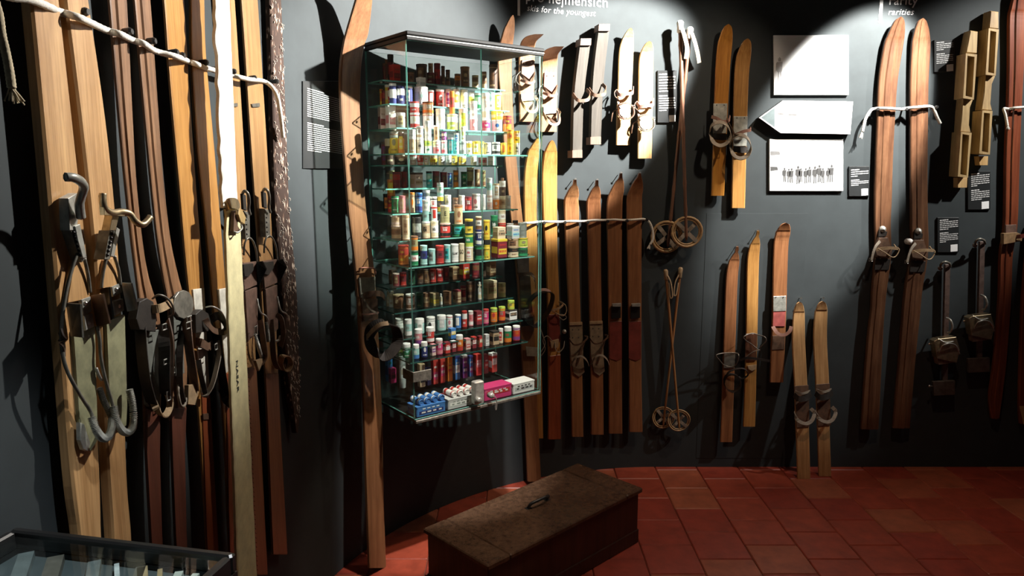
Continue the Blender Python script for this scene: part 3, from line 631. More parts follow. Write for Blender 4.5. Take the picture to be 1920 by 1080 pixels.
s.plate('toe_plate', [(969, 478), (992, 476), (992, 510), (972, 512)], .001, .007, mat('dark_plate', (.10, .09, .085), .5, .3, .4, 40), 'dark toe plate')
s.strap('toe_strap', [(972, 518, .006), (982, 514, .04), (996, 514, .05), (1003, 526, .03), (1004, 540, .008)], .016, BRNL)
s.strap('heel_cup', [(985, 600, .006), (990, 570, .03), (1005, 552, .055), (1024, 546, .07), (1036, 552, .07), (1032, 575, .06), (1018, 598, .04), (1002, 612, .02)], .04, BLKL, 'black leather heel cup', wd=(.1, 1, .1), closed=True, thick=.004)
s.strap('heel_strap', [(1000, 560, .05), (1010, 546, .07), (1022, 543, .08), (1032, 547, .08)], .014, PINKL, 'pale strap over the heel cup', wd=(.2, .5, 1))
s.plate('foot_plate', [(974, 515), (994, 515), (1000, 610), (978, 612)], .001, .005, BLKL); s.plate('tag', [(986, 650), (1008, 652), (1008, 668), (988, 668)], .012, .016, GREYL, 'small pale paper tag')
s.tube('cord', [(1012, 612, .02), (1018, 630, .03), (1022, 645, .03), (1014, 660, .025), (1006, 670, .02)], .002, GREYL)
# ================================================================ children's skis, upper row right of the case
g = 'small children skis in the upper row'
def kid(label, st, m, th=.012, off=(.006, .006), curl=(.84, .05), **k): return ski(label, st, m, th, off, curl, 0, k.pop('group', g), **k)
k1 = kid('small ski with pink straps seen through the corner of the case', [(64, 1002, 1020), (68, 988, 1016), (78, 979, 1006), (92, 976, 1003), (112, 974, 1003), (160, 974, 1002), (228, 975, 1001)], ROSEW, .012, (.006, .006), (.74, .13))
k2 = kid('small ski with pink straps and strongly curled tip beside the case', [(87, 1040, 1058), (92, 1026, 1054), (102, 1018, 1047), (115, 1015, 1046), (140, 1014, 1045), (190, 1015, 1045), (247, 1014, 1044)], ROSEW, .012, (.006, .006), (.74, .13))
for s, dx, dy in ((k1, 0, 0), (k2, 42, 24)):
    q = lambda a: [(x+dx, y+dy, n) for x, y, n in a]
    s.plate('toe_leather', [(x+dx, y+dy) for x, y in ((979, 112), (1001, 112), (1002, 140), (994, 150), (978, 138))], .001, .006, PINKL, 'pink leather pad')
    s.strap('toe_strap', q([(975, 138, .002), (982, 147, .02), (992, 155, .028), (998, 150, .022), (1003, 136, .004)]), .012, BRNL)
    s.strap('toe_strap', q([(976, 150, .004), (986, 154, .03), (996, 156, .034), (1003, 152, .01)]), .012, PINKL, 'pink leather strap')
    s.plate('foot_plate', [(x+dx, y+dy) for x, y in ((977, 176), (1001, 174), (1001, 188), (978, 190))], .001, .008, ALU)
    s.strap('heel_strap', q([(976, 186, .006), (984, 202, .05), (996, 210, .06), (1006, 206, .05), (1008, 190, .02), (1003, 180, .004)]), .013, TANL, 'tan heel strap', wd=(0, .4, 1))
    s.tube('side_wire', q([(976, 134, .003), (969, 142, .02), (968, 152, .025), (974, 160, .01)]), .0018, DSTEEL)
    for a, b in ((984, 118), (997, 118)): s.knob('rivet', a+dx, b+dy, .008, .003, NAIL)
k2.strap('heel_loop', [(1018, 215, .006), (1030, 222, .04), (1044, 232, .05), (1048, 222, .04), (1046, 208, .01)], .01, BRNL)
D = [((1083, 1112), [(72, 1089, 1109), (90, 1086, 1107), (180, 1076, 1096), (296, 1073, 1092)], 'grey weathered board ski with end blocks, left of two'), ((1117, 1144), [(45, 1123, 1144), (60, 1121, 1143), (150, 1111, 1133), (271, 1107, 1127)], 'grey weathered board ski with end blocks, right of two')]
for _, st, lb in D:
    s = Hung('board_ski', lb, 'ski', g, ((st[-1][1]+st[-1][2])/2, st[-1][0]), ((st[0][1]+st[0][2])/2, st[0][0]), (.06, .06))
    ski_body(s, st, .03, GREY, (2, 0))
    (ya, a, b), (yb, c, d_) = st[0], st[-1]; BLK = PINKL if 0 else wood('pale_block', (.26, .18, .14), (.18, .12, .09), .6)
    s.plate('end_block', [(a, ya), (b, ya), (b-1, ya+13), (a-1, ya+13)], -.05, .012, BLK, 'pale end block'); s.plate('end_block', [(c, yb-14), (d_, yb-15), (d_, yb), (c, yb)], -.05, .012, BLK, 'pale end block')
    x0 = st[2][1]; y0 = 180 if st[0][0] > 60 else 170
    xx = x0+(-5 if y0 == 170 else 0)
    s.strap('toe_strap', [(xx-2, y0-4, .002), (xx+6, y0+7, .04), (xx+16, y0+9, .05), (xx+27, y0+6, .05), (xx+30, y0-4, .03), (xx+23, y0-12, .002)], .016, BRNL, 'leather toe strap', wd=(0, .2, 1))
W1 = kid('bright blond small ski with oval heel cup, left of two', tip(1183, 52, 85, 1163, 1187, 1.7)+[(100, 1161, 1188), (160, 1159, 1185), (210, 1157, 1183), (272, 1156, 1181)], BLOND, .012, (.025, .01), (.82, .04))
W2 = kid('bright blond small ski with wide leather straps, right of two', tip(1218, 77, 112, 1198, 1224, 2)+[(125, 1198, 1225), (200, 1197, 1224), (297, 1196, 1222)], BLOND, .012, (.025, .01), (.82, .04))
for s, a, b in ((W1, 0, 0), (W2, 38, 22)):
    q = lambda p: [(x+a, y+b, n) for x, y, n in p]
    s.strap('toe_strap', q([(1156, 170, .002), (1162, 178, .025), (1174, 176, .035), (1186, 174, .03), (1188, 164, .01)]), .016, PINKL, 'pale leather toe strap')
    s.tube('side_wire', q([(1156, 168, .003), (1152, 174, .015), (1154, 182, .02), (1160, 184, .01)]), .0025, BRNL)
    s.strap('heel_cup', q([(1158, 204, .004), (1163, 196, .035), (1176, 193, .055), (1187, 201, .06), (1188, 215, .06), (1178, 223, .055), (1165, 221, .04), (1159, 212, .01)]), .026, PINKL if a == 0 else GREYL, 'oval leather heel cup', wd=(.1, 1, .2), closed=True, thick=.003)
    s.plate('heel_rest', [(1172+a+11*math.cos(t*.5236), 208+b+14*math.sin(t*.5236)) for t in range(12)], .001, .006, GREYL, 'oval heel rest')
    s.strap('side_strap', q([(1158, 184, .004), (1160, 195, .012), (1163, 204, .02)]), .012, BRNL, wd=(1, .3, 0)); s.buckle(1187+a, 200+b, .05, .016, .012)
    s.tube('loose_strap', q([(1158, 205, .01), (1150, 210, .02), (1147, 220, .02), (1146, 228, .012)]), .003, BRNL)
W2.plate('foot_plate', [(1198, 189), (1223, 189), (1223, 202), (1198, 203)], .001, .006, PINKL, 'pale leather foot plate')

# ---------------------------------------------------------------- middle row hanging from nails behind the second rope
g = 'medium skis in the middle row'
def nail(s, x, y):
    p = s.L(x, y, .01); e = s.L(x, y, -s.th-.004); s.add('nail', tube_data([V((p.x, e.y, p.z)), p, p+V((0, -.002, 0))], .0035, 8, False, lambda t, i: (.002, .002, .006)[i]), NAIL, 'bright nail head')
m1 = ski('long golden ski partly behind the right flank ski of the case', tip(1010, 260, 300, 985, 1009, 1.7)+[(330, 984, 1008), (420, 984, 1007), (560, 990, 1011), (700, 996, 1016), (822, 999, 1019)], HONEY, .014, (.02, .006), (.86, .035), 0, g)
m2 = ski('long golden ski with tangled cords, beside the glass case', tip(1036, 263, 305, 1018, 1045, 1.7)+[(335, 1017, 1045), (420, 1020, 1045), (480, 1024, 1046), (560, 1027, 1049), (700, 1029, 1051), (824, 1029, 1051)], HONEY, .014, (.02, .006), (.86, .035), 0, g)
m2.plate('red_tail', [(1029.5, 668), (1051, 665), (1051.5, 823), (1029, 824)], -.001, .0025, REDL, 'red stained tail'); m2.plate('foot_patch', [(1028, 590), (1049, 590), (1051, 640), (1030, 650)], -.001, .0035, REDP, 'worn red foot patch')
m2.strap('toe_strap', [(1026, 580, .002), (1034, 582, .03), (1048, 578, .035), (1056, 570, .03), (1048, 566, .01)], .01, TANL)
m2.tube('cord', [(1030, 580, .01), (1044, 588, .03), (1056, 592, .03), (1062, 584, .025), (1060, 572, .02), (1050, 567, .01)], .0025, TANL)
m2.tube('cord', [(1045, 590, .01), (1056, 590, .02), (1062, 595, .02), (1056, 600, .02), (1048, 594, .01)], .002, GREYL)
m2.strap('heel_strap', [(1040, 640, .005), (1042, 655, .03), (1048, 660, .04), (1056, 652, .04), (1058, 640, .02)], .012, GREYL, wd=(.3, 1, 0)); m2.plate('heel_pad', [(1032, 640), (1048, 636), (1047, 652), (1034, 653)], .004, .012, TANL)
m2.knob('metal_ball', 1059, 622, .02, .012, STEEL); m2.tube('cord', [(1036, 640, .01), (1026, 630, .02), (1018, 638, .02), (1022, 655, .02), (1014, 668, .015)], .002, GREYL)
spec = [('brown streaked ski with tan foot plate, left of four under the rope', (1079, 345), [(375, 1059, 1085), (400, 1059, 1086), (480, 1062, 1086), (560, 1066, 1088), (700, 1071, 1092), (819, 1073, 1094)], MID, (1079, 336)),
        ('red brown ski with tan foot plate, second of four under the rope', (1120, 347), [(378, 1101, 1126), (400, 1101, 1127), (480, 1103, 1127), (560, 1105, 1128), (700, 1108, 1131), (815, 1109, 1132)], RUST, (1120, 337)),
        ('brown ski with black heel clip, third of four under the rope', (1165, 332), [(372, 1140, 1168), (400, 1138, 1167), (480, 1140, 1166), (560, 1141, 1166), (700, 1142, 1166), (813, 1142, 1167)], RUST, (1165, 324)),
        ('brown ski with black heel clip, rightmost of four under the rope', (1200, 330), [(370, 1176, 1204), (400, 1175, 1204), (480, 1177, 1203), (560, 1178, 1203), (700, 1180, 1203), (810, 1180, 1205)], RUST, (1200, 324))]
ns = []
for lb, ap, st, m, nl in spec:
    s = ski(lb, [(nl[1]+1, nl[0]-2.2, nl[0]+2.2), ((nl[1]+ap[1])/2, nl[0]-2.6, nl[0]+2.4)]+tip(ap[0], ap[1]-1, st[0][0], st[0][1], st[0][2], 1.6)[1:]+st, m, .013, (.03, .012), (.88, .06), 0, g); nail(s, *nl); ns.append(s)
for s, x, y in ((ns[0], 1072, 606), (ns[1], 1110, 604)):
    s.plate('foot_plate', [(x-4, y), (x+20, y-1), (x+22, y+70), (x+24, y+92), (x+14, y+101), (x+4, y+94), (x-2, y+62)], .001, .007, mat('tan_plate', (.25, .19, .12), .6, .1, .35, 40), 'tan metal foot plate')
    s.plate('plate_edge', [(x-4, y-1), (x+20, y-2), (x+20, y+3), (x-4, y+4)], .004, .012, TANL)
    for a in (2, 13):
        for b in (12, 27): s.knob('rivet', x+a, y+b, .008, .0032, BLACK)
    s.strap('toe_strap', [(x-5, y+28, .004), (x+4, y+40, .03), (x+18, y+38, .04), (x+30, y+27, .04), (x+24, y+24, .01)], .008, BRNL)
    s.strap('heel_strap', [(x-2, y+80, .004), (x+6, y+66, .03), (x+18, y+62, .04), (x+28, y+70, .035), (x+32, y+80, .01)], .01, GREYL, wd=(0, .4, 1))
    s.strap('cross_strap', [(x+24, y+34, .02), (x+16, y+60, .02), (x+10, y+78, .01)], .008, BRNL, wd=(1, .2, 0))
for s, x in ((ns[2], 1145), (ns[3], 1181)):
    s.plate('heel_clip', [(x+2, 574), (x+19, 573), (x+19, 596), (x+2, 598)], .002, .014, BLACK, 'black heel clip'); s.plate('clip_lip', [(x+4, 570), (x+20, 569), (x+20, 575), (x+4, 575)], .012, .03, STEEL, 'steel lip')
    s.plate('foot_patch', [(x-2, 604), (x+21, 602), (x+21, 672), (x+12, 677), (x-2, 672)], -.001, .003, REDP, 'worn red foot patch')
rope('white rope strung across the row of medium skis', [(975, 419, .03), (995, 418, .05), (1012, 416, .03), (1032, 416, .052), (1052, 416, .03), (1073, 415, .05), (1095, 415, .032), (1114, 413, .05), (1133, 413, .03), (1152, 412, .05), (1170, 413, .03), (1190, 412, .05), (1207, 411, .03), (1217, 416, .04), (1223, 430, .04), (1224, 448, .04), (1219, 458, .04)], .0058, ROPE,
     [(1013, 417), (1053, 416), (1096, 416), (1134, 414), (1171, 413), (1209, 411)], .009, ((1219, 456, .04), (1216, 466, .04)))

# ---------------------------------------------------------------- crossed poles with round baskets
def pole(label, top, bot, r, m, bc, br, off, handle, hm, strapp=None, knots=0):
    h = Hung('ski_pole', label, 'ski pole', 'wooden ski poles on the wall', bot, top, (off, off))
    p0, p1 = h.L(*bot), h.L(*top); n = 40
    path = [p0.lerp(p1, i/n) for i in range(n+1)]
    h.add('shaft', tube_data(path, r, 10, False, (lambda t, i: r*(.8+.25*t)*(1.22 if knots and i % knots == 1 else 1)*(.4 if i == 0 else 1))), m, None, True)
    hh = [p1+(p0-p1).normalized()*a for a in (-.008, 0, .02, .045, .05)]
    h.add('handle', tube_data(hh, r*1.5, 10, False, lambda t, i: r*(1.1, 1.8, 1.6, 1.7, 1.2)[i]), hm, None, True)
    c = h.L(*bc); ring = [V((c.x+br*math.cos(a*.2618), c.y-.006*math.sin(a*.5236), c.z+br*math.sin(a*.2618))) for a in range(24)]
    rb = h.add('basket', tube_data(ring, br*(.1 if br > .065 else .065), 8, True), mat('cane', (.42, .27, .13), .5, 0, .35, 60), 'round cane basket', True)
    if br > .05: h.add('basket_ring', tube_data([c+(p-c)*.84 for p in ring], br*.055, 8, True), MATS['cane'], None, True, rb)
    for a in range(4):
        q = a*math.pi/2+.75; e = c+V((math.cos(q), 0, math.sin(q)))*br*.95
        h.add('basket_strap', ribbon_data([c.lerp(e, .12), c.lerp(e, .55)+V((0, -.004, 0)), e], br*.26, .003, (math.sin(q), 0, -math.cos(q))), GREYL, None, parent=rb)
    if strapp: h.strap('wrist_strap', strapp, .022 if knots else .006, mat('pale_canvas', (.42, .36, .26), .8, 0, .25, 60) if knots else TANL, 'hanging pale wrist strap' if knots else 'wrist strap', wd=(1, .4, 0))
    return h
BARK = wood('bark_shaft', (.24, .115, .065), (.10, .045, .028), .5)
pole('long knotted brown ski pole with white knob, its basket in front', (1275, 42), (1287, 452), .0095, BARK, (1288, 435), .075, .05, 0, mat('white_cap', (.75, .72, .66), .6, 0, .1, 40), [(1279, 54, .012), (1284, 70, .02), (1288, 90, .02), (1286, 110, .012)], 5)
pole('long knotted brown ski pole with fringed strap, its basket behind', (1294, 54), (1252, 463), .0095, BARK, (1250, 444), .077, .02, 0, MATS['white_cap'], [(1297, 62, .012), (1303, 80, .02), (1308, 100, .02), (1311, 118, .012)], 5)
THINW = wood('thin_pole_wood', (.42, .22, .08), (.28, .12, .05), .4)
pole('short thin ski pole leaning right, its basket at lower right', (1248, 508), (1274, 806), .007, THINW, (1273, 788), .058, .04, 0, TANL, [(1251, 515, .008), (1258, 530, .016), (1261, 555, .016), (1257, 557, .012), (1254, 530, .008)])
pole('short thin ski pole leaning left, its basket at lower left', (1276, 504), (1243, 802), .007, THINW, (1244, 783), .058, .015, 0, TANL, [(1273, 515, .008), (1266, 530, .016), (1264, 552, .016), (1268, 552, .012), (1272, 530, .008)])

# ---------------------------------------------------------------- pair with ring straps
g = 'short skis on the back wall'
q1 = ski('orange short ski with ring strap, left of the upper pair', tip(1366, 45, 100, 1343, 1371, 2.2)+[(130, 1342, 1369), (250, 1338, 1363), (367, 1334, 1358)], ORANGE, .012, (.02, .008), (.82, .03), 0, g)
q2_ = ski('yellow orange short ski with ring strap, right of the upper pair', tip(1402, 72, 125, 1377, 1405, 2.2)+[(150, 1377, 1404), (270, 1374, 1400), (390, 1372, 1397)], HONEY, .012, (.02, .008), (.82, .03), 0, g)
for s, a, b in ((q1, 0, 0), (q2_, 38, 24)):
    q = lambda p: [(x+a, y+b, n) for x, y, n in p]
    s.plate('foot_plate', [(x+a, y+b) for x, y in ((1338, 194), (1364, 194), (1362, 250), (1337, 250))], .001, .006, ALU, 'worn grey foot plate')
    for c in (1344, 1358): s.knob('rivet', c+a, 197+b, .007, .003, BLACK)
    s.strap('ring_strap', q([(1331, 246, .01), (1336, 234, .04), (1350, 229, .05), (1364, 236, .055), (1370, 252, .06), (1364, 267, .06), (1351, 273, .055), (1339, 268, .045), (1333, 256, .02)]), .024, GREYL, 'round leather ring strap', wd=(.05, .75, .8), closed=True, thick=.003)
    s.strap('ring_band', q([(1337, 255, .01), (1350, 257, .02), (1364, 257, .01)]), .03, BLKL, 'dark band across the foot plate'); s.buckle(1366+a, 262+b, .05, .018, .02, DSTEEL)
q1.strap('toe_strap', [(1334, 219, .006), (1344, 222, .03), (1354, 228, .04), (1366, 226, .045), (1369, 218, .03)], .016, PINKL, 'pale leather toe strap')
q1.strap('strap_end', [(1362, 222, .04), (1372, 240, .05), (1376, 248, .04)], .016, BRNL, wd=(.2, 1, 0))
q2_.strap('toe_strap', [(1376, 254, .006), (1386, 250, .03), (1396, 246, .04), (1406, 244, .04), (1408, 240, .03)], .016, PINKL, 'pale leather toe strap')
q2_.strap('strap_end', [(1370, 238, .03), (1376, 250, .05), (1384, 253, .04)], .02, BRNL, wd=(.2, 1, 0))

# ---------------------------------------------------------------- lower right: three narrow skis, and a pair on the floor
r1 = ski('narrow red brown ski with wire toe loop, lowest of three', [(463, 1381, 1385), (469, 1379, 1385.5)]+tip(1382, 470, 505, 1362, 1385, 1.5)[1:]+[(530, 1361, 1383), (650, 1357, 1379), (829, 1351, 1373)], RUST, .012, (.03, .008), (.85, .03), 0, g)
r2 = ski('narrow honey ski with bent wire toe loop, middle of three', [(433, 1420, 1424), (439, 1418.5, 1424.5)]+tip(1421, 440, 475, 1402, 1424, 1.5)[1:]+[(500, 1401, 1423), (640, 1399, 1420), (800, 1394, 1416)], HONEY, .012, (.03, .008), (.85, .03), 0, g)
r3 = ski('narrow brown ski with red patch, highest of three', tip(1474, 418, 448, 1452, 1480, 2.2)+[(470, 1451, 1478), (600, 1448, 1474), (717, 1444, 1469)], RUST, .012, (.03, .008), (.85, .03), 0, g)
nail(r1, 1383, 462); nail(r2, 1422, 432)
WIRE = mat('grey_wire', (.20, .18, .15), .45, .6, .3, 40)
r1.tube('toe_loop', [(1343, 666, .05), (1358, 662, .03), (1380, 662, .03), (1385, 668, .05), (1378, 686, .03), (1360, 686, .02), (1348, 674, .04)], .0028, WIRE, closed=True)
r1.plate('foot_plate', [(1358, 662), (1379, 662), (1377, 690), (1357, 690)], .001, .006, DSTEEL)
r1.strap('heel_loop', [(1358, 720, .01), (1364, 700, .04), (1380, 692, .055), (1396, 692, .06), (1403, 702, .055), (1392, 710, .045), (1385, 706, .03)], .014, BLKL, wd=(.1, 1, .3))
r1.strap('heel_cup', [(1357, 712, .006), (1368, 702, .03), (1384, 706, .04), (1388, 722, .04), (1376, 734, .035), (1362, 728, .015)], .03, BLKL, 'black leather heel cup', wd=(0, 1, .1), closed=True)
r2.tube('toe_loop', [(1395, 631, .05), (1410, 625, .02), (1422, 628, .03), (1434, 632, .05), (1436, 640, .05), (1425, 652, .03), (1424, 657, .025), (1410, 646, .02), (1398, 638, .04)], .0028, WIRE, closed=True)
r2.tube('heel_wire', [(1397, 671, .02), (1412, 660, .03), (1424, 656, .03)], .0028, WIRE)
r2.strap('heel_strap', [(1388, 676, .03), (1400, 671, .04), (1420, 673, .045), (1443, 677, .045)], .012, BLKL); r2.plate('foot_plate', [(1399, 626), (1420, 626), (1418, 676), (1397, 676)], .001, .006, DARK)
r2.plate('heel_pad', [(1402, 686), (1419, 684), (1418, 692), (1410, 696), (1403, 692)], .002, .008, TANL, 'tan heel pad')
r3.plate('foot_plate', [(1450, 556), (1474, 555), (1474, 583), (1450, 584)], .001, .006, ALU, 'pale metal plate'); r3.plate('red_patch', [(1450, 584), (1473, 583), (1472, 612), (1449, 612)], -.001, .004, mat('pink_paint', (.42, .10, .09), .5, 0, .3, 30), 'red painted patch')
r3.strap('toe_strap', [(1449, 612, .002), (1458, 625, .03), (1470, 628, .045), (1480, 622, .05), (1484, 612, .04)], .018, PINKL, 'pale leather toe strap', wd=(.1, .6, 1))
r3.plate('dark_patch', [(1449, 630), (1472, 628), (1471, 655), (1447, 656)], -.001, .003, BRNL)
for a, b in ((1455, 557), (1469, 557)): r3.knob('rivet', a, b, .008, .003, BLACK)
g = 'short skis standing on the floor'
t1 = ski('short honey ski standing on the tiles, left of the floor pair', tip(1500, 566, 605, 1487, 1509, 2.2)+[(640, 1486, 1510), (720, 1490, 1514), (800, 1493, 1517), (898, 1496, 1520)], PALE, .013, (.145, .006), (.87, .03), 0, g)
t2 = ski('short honey ski standing on the tiles, right of the floor pair', tip(1543, 565, 600, 1527, 1551, 2.2)+[(640, 1526, 1551), (720, 1530, 1555), (800, 1533, 1556), (893, 1536, 1559)], PALE, .013, (.115, .006), (.87, .03), 0, g)
nail(t1, 1502, 559); nail(t2, 1544, 559)
for s, a, b in ((t1, 0, 0), (t2, 40, -3)):
    q = lambda p: [(x+a, y+b, n) for x, y, n in p]
    s.plate('foot_plate', [(x+a, y+b) for x, y in ((1490, 724), (1516, 722), (1518, 800), (1494, 802))], .001, .005, BRNL)
    s.strap('toe_strap', q([(1489, 740, .003), (1498, 748, .03), (1512, 746, .035), (1521, 738, .01)]), .03, BLKL, wd=(0, .2, 1))
    s.strap('toe_strap', q([(1490, 734, .003), (1504, 738, .025), (1519, 733, .005)]), .012, GREYL, 'pale strap')
    s.strap('heel_strap', q([(1489, 772, .006), (1494, 786, .035), (1508, 794, .05), (1521, 790, .045), (1527, 775, .03), (1520, 766, .01)]), .018, GREYL, wd=(0, .5, 1)); s.buckle(1497+a, 790+b, .04, .016, .016, DSTEEL)

# ================================================================ rarities on the right
g = 'tall brown skis of the rarities'
u1 = ski('tall brown ski below the word rarities, left of the pair', tip(1690, 31, 110, 1652, 1689, 2.1)+[(150, 1649, 1684), (220, 1646, 1679), (300, 1643, 1675), (370, 1641, 1673), (420, 1641, 1671), (460, 1642, 1672), (500, 1640, 1670), (540, 1636, 1664), (580, 1634, 1660), (620, 1629, 1657), (700, 1622, 1653), (805, 1615, 1648)], UMBER, .018, (.02, .012), (.88, .03), .0035, g, rw=.3)
u2 = ski('tall brown ski with white ball beside it, right of the pair', tip(1731, 34, 110, 1709, 1745, 2.1)+[(150, 1708, 1742), (220, 1708, 1741), (300, 1708, 1740), (370, 1709, 1740), (420, 1709, 1741), (460, 1709, 1742), (500, 1704, 1738), (540, 1698, 1731), (600, 1692, 1725), (700, 1684, 1715), (803, 1675, 1707)], UMBER, .018, (.02, .012), (.88, .03), .0035, g, rw=.3)
for s, a, b in ((u1, 0, 0), (u2, 67, 4)):
    q = lambda p: [(x+a, y+b, n) for x, y, n in p]
    s.knob('toe_knob', 1656+a, 430+b, .012, .018, STEEL, 'rounded metal toe knob'); s.plate('toe_socket', [(x+a, y+b) for x, y in ((1648, 433), (1664, 434), (1662, 443), (1647, 444))], .001, .012, BLKL)
    s.plate('toe_leather', [(x+a, y+b) for x, y in ((1648, 446), (1665, 446), (1673, 470), (1670, 484), (1645, 482), (1641, 466))], .001, .02, BRNL, 'brown leather toe piece')
    s.strap('cross_strap', q([(1643, 468, .03), (1656, 466, .04), (1670, 465, .045), (1684, 466, .045)]), .015, TANL, 'tan cross strap')
    s.strap('side_strap', q([(1650, 452, .02), (1642, 462, .035), (1637, 475, .04), (1634, 488, .035)]), .014, GREYL, wd=(1, .3, 0))
    s.tube('cord', q([(1646, 466, .04), (1660, 474, .05), (1672, 482, .055), (1680, 480, .05), (1686, 468, .045), (1680, 463, .04), (1676, 458, .02)]), .0028, TANL)
    s.buckle(1633+a, 487+b, .03, .018, .016); s.knob('tip_hole', (1676 if a == 0 else 1664)+a, 70+b, .006, .004, BLACK)
    s.plate('dark_foot_pad', [(x+a*.985, y+b) for x, y in ((1642, 486), (1670, 486), (1667, 506), (1640, 506))], .001, .008, BLKL)
u1.e.rotation_mode = u1.e.rotation_mode
p = on_wall(1699, 452, .0); nn = wall_normal(p); prof = [(.0001, 0), (.012, .002), (.0165, .012), (.0165, .035), (.013, .045), (.0001, .048)]
d_ = lathe_data(prof, 16); o = link('wall_bumper', mesh('wall_bumper', [(x, -z, y) for x, y, z in d_[0]], [f[::-1] for f in d_[1]], True), None, mat('white_plastic', (.75, .75, .72), .4, 0, .1, 20)); o.location = p; tag(o, 'white ball shaped peg left of the second brown ski binding', 'peg')
rope('short white rope over the two tall brown skis with hanging ends', [(1617, 247, .035), (1622, 225, .035), (1632, 208, .035), (1640, 204, .032), (1660, 203, .05), (1690, 205, .045), (1700, 203, .035), (1720, 201, .052), (1745, 200, .04), (1752, 208, .035), (1757, 220, .035), (1763, 232, .035)], .007, ROPE, [(1638, 206), (1691, 206), (1747, 202)], .009, ((1618, 242, .035), (1614, 258, .035)))
HWOOD = wood('hollow_frame_wood', (.55, .40, .19), (.36, .24, .10), .55, 1, .6)
def hollow(label, top, necks, boxes, tab, mt):
    t0, b0 = top[0], tab[2]; s = Hung('hollow_ski', label, 'ski', 'hollow wooden frame skis', b0, t0, (.03, .03))
    s.plate('tip_block', top, -.026, .03, mt, None, .004)
    for q in necks: s.plate('neck', q, -.026, .028, mt, None, .003)
    for q0 in boxes:
        q = [(p.x, p.z) for p in (s.L(x, y, .05) for x, y in q0)]
        c = (sum(p[0] for p in q)/4, sum(p[1] for p in q)/4); w_ = abs(q[1][0]-q[0][0]); h_ = abs(q[0][1]-q[3][1])
        i_ = [(c[0]+(p[0]-c[0])*(1-2*.010/w_), c[1]+(p[1]-c[1])*(1-2*.011/h_)) for p in q]
        vs = [(x, -n, z) for n in (-.026, .05) for ring in (q, i_) for x, z in ring]; fs = []
        for j in range(4):
            a = (j+1) % 4; fs += [(j, a, 8+a, 8+j), (4+j, 12+j, 12+a, 4+a), (8+j, 8+a, 12+a, 12+j), (j, 4+j, 4+a, a)]
        s.add('box_frame', (vs, fs), mt)
    s.plate('end_tab', tab, -.024, .014, BLOND, 'pale end tab'); return s
hollow('hollow wooden frame ski, lower left one of the two', [(1820, 57), (1834, 59), (1832, 101), (1812, 99)], [[(1806, 184), (1824, 187), (1819, 200), (1817, 236), (1820, 249), (1801, 247), (1803, 215)]],
       [[(1811, 100), (1832, 102), (1826, 187), (1806, 184)], [(1802, 247), (1822, 249), (1815, 333), (1796, 331)]], [(1796, 333), (1814, 333), (1813, 352), (1796, 352)], HWOOD)
hollow('hollow wooden frame ski, upper right one of the two', [(1858, 20), (1873, 22), (1873, 55), (1855, 53)], [[(1848, 140), (1866, 142), (1860, 156), (1857, 196), (1860, 208), (1841, 206), (1845, 175)]],
       [[(1854, 53), (1873, 55), (1867, 142), (1848, 140)], [(1842, 207), (1861, 208), (1856, 290), (1836, 288)]], [(1835, 293), (1853, 293), (1852, 310), (1837, 310)], HWOOD)
x1 = ski('tall dark red ski with worn binding near the right picture edge', tip(1912, -20, 60, 1890, 1922, 2)+[(120, 1892, 1921), (200, 1890, 1917), (300, 1886, 1913), (420, 1884, 1909), (480, 1876, 1900), (560, 1874, 1897), (680, 1864, 1888), (745, 1856, 1880), (785, 1860, 1874)], RED, .018, (.015, .012), (.9, .02), .006, g, rw=.22)
x1.plate('toe_plate', [(1886, 422), (1906, 421), (1906, 436), (1886, 438)], .006, .014, IRONB); x1.plate('toe_iron', [(1882, 438), (1908, 436), (1918, 441), (1916, 452), (1882, 458)], .006, .03, mat('ochre_leather', (.28, .17, .08), .6, 0, .4, 50)); x1.strap('side_strap', [(1906, 444, .03), (1914, 443, .045), (1926, 441, .05)], .02, REDP, 'red leather strap')
x2 = ski('dark ski with pale upturned tail cut off by the right edge', [(420, 1930, 1956), (560, 1918, 1944), (700, 1913, 1938), (770, 1912, 1936), (795, 1914, 1932)], RED, .018, (.015, .012), (2, 0), 0, g)
x2.plate('pale_tail', [(1913, 762), (1936, 762), (1932, 798), (1920, 796)], -.001, .006, BLOND, 'pale tail tip')
rope('white rope end knotted left of the rightmost tall ski', [(1889, 236, .035), (1885, 215, .035), (1882, 204, .035), (1892, 204, .035), (1905, 202, .055), (1935, 200, .055)], .006, ROPE, [(1889, 205)], .009, ((1888, 230, .035), (1891, 242, .035)))
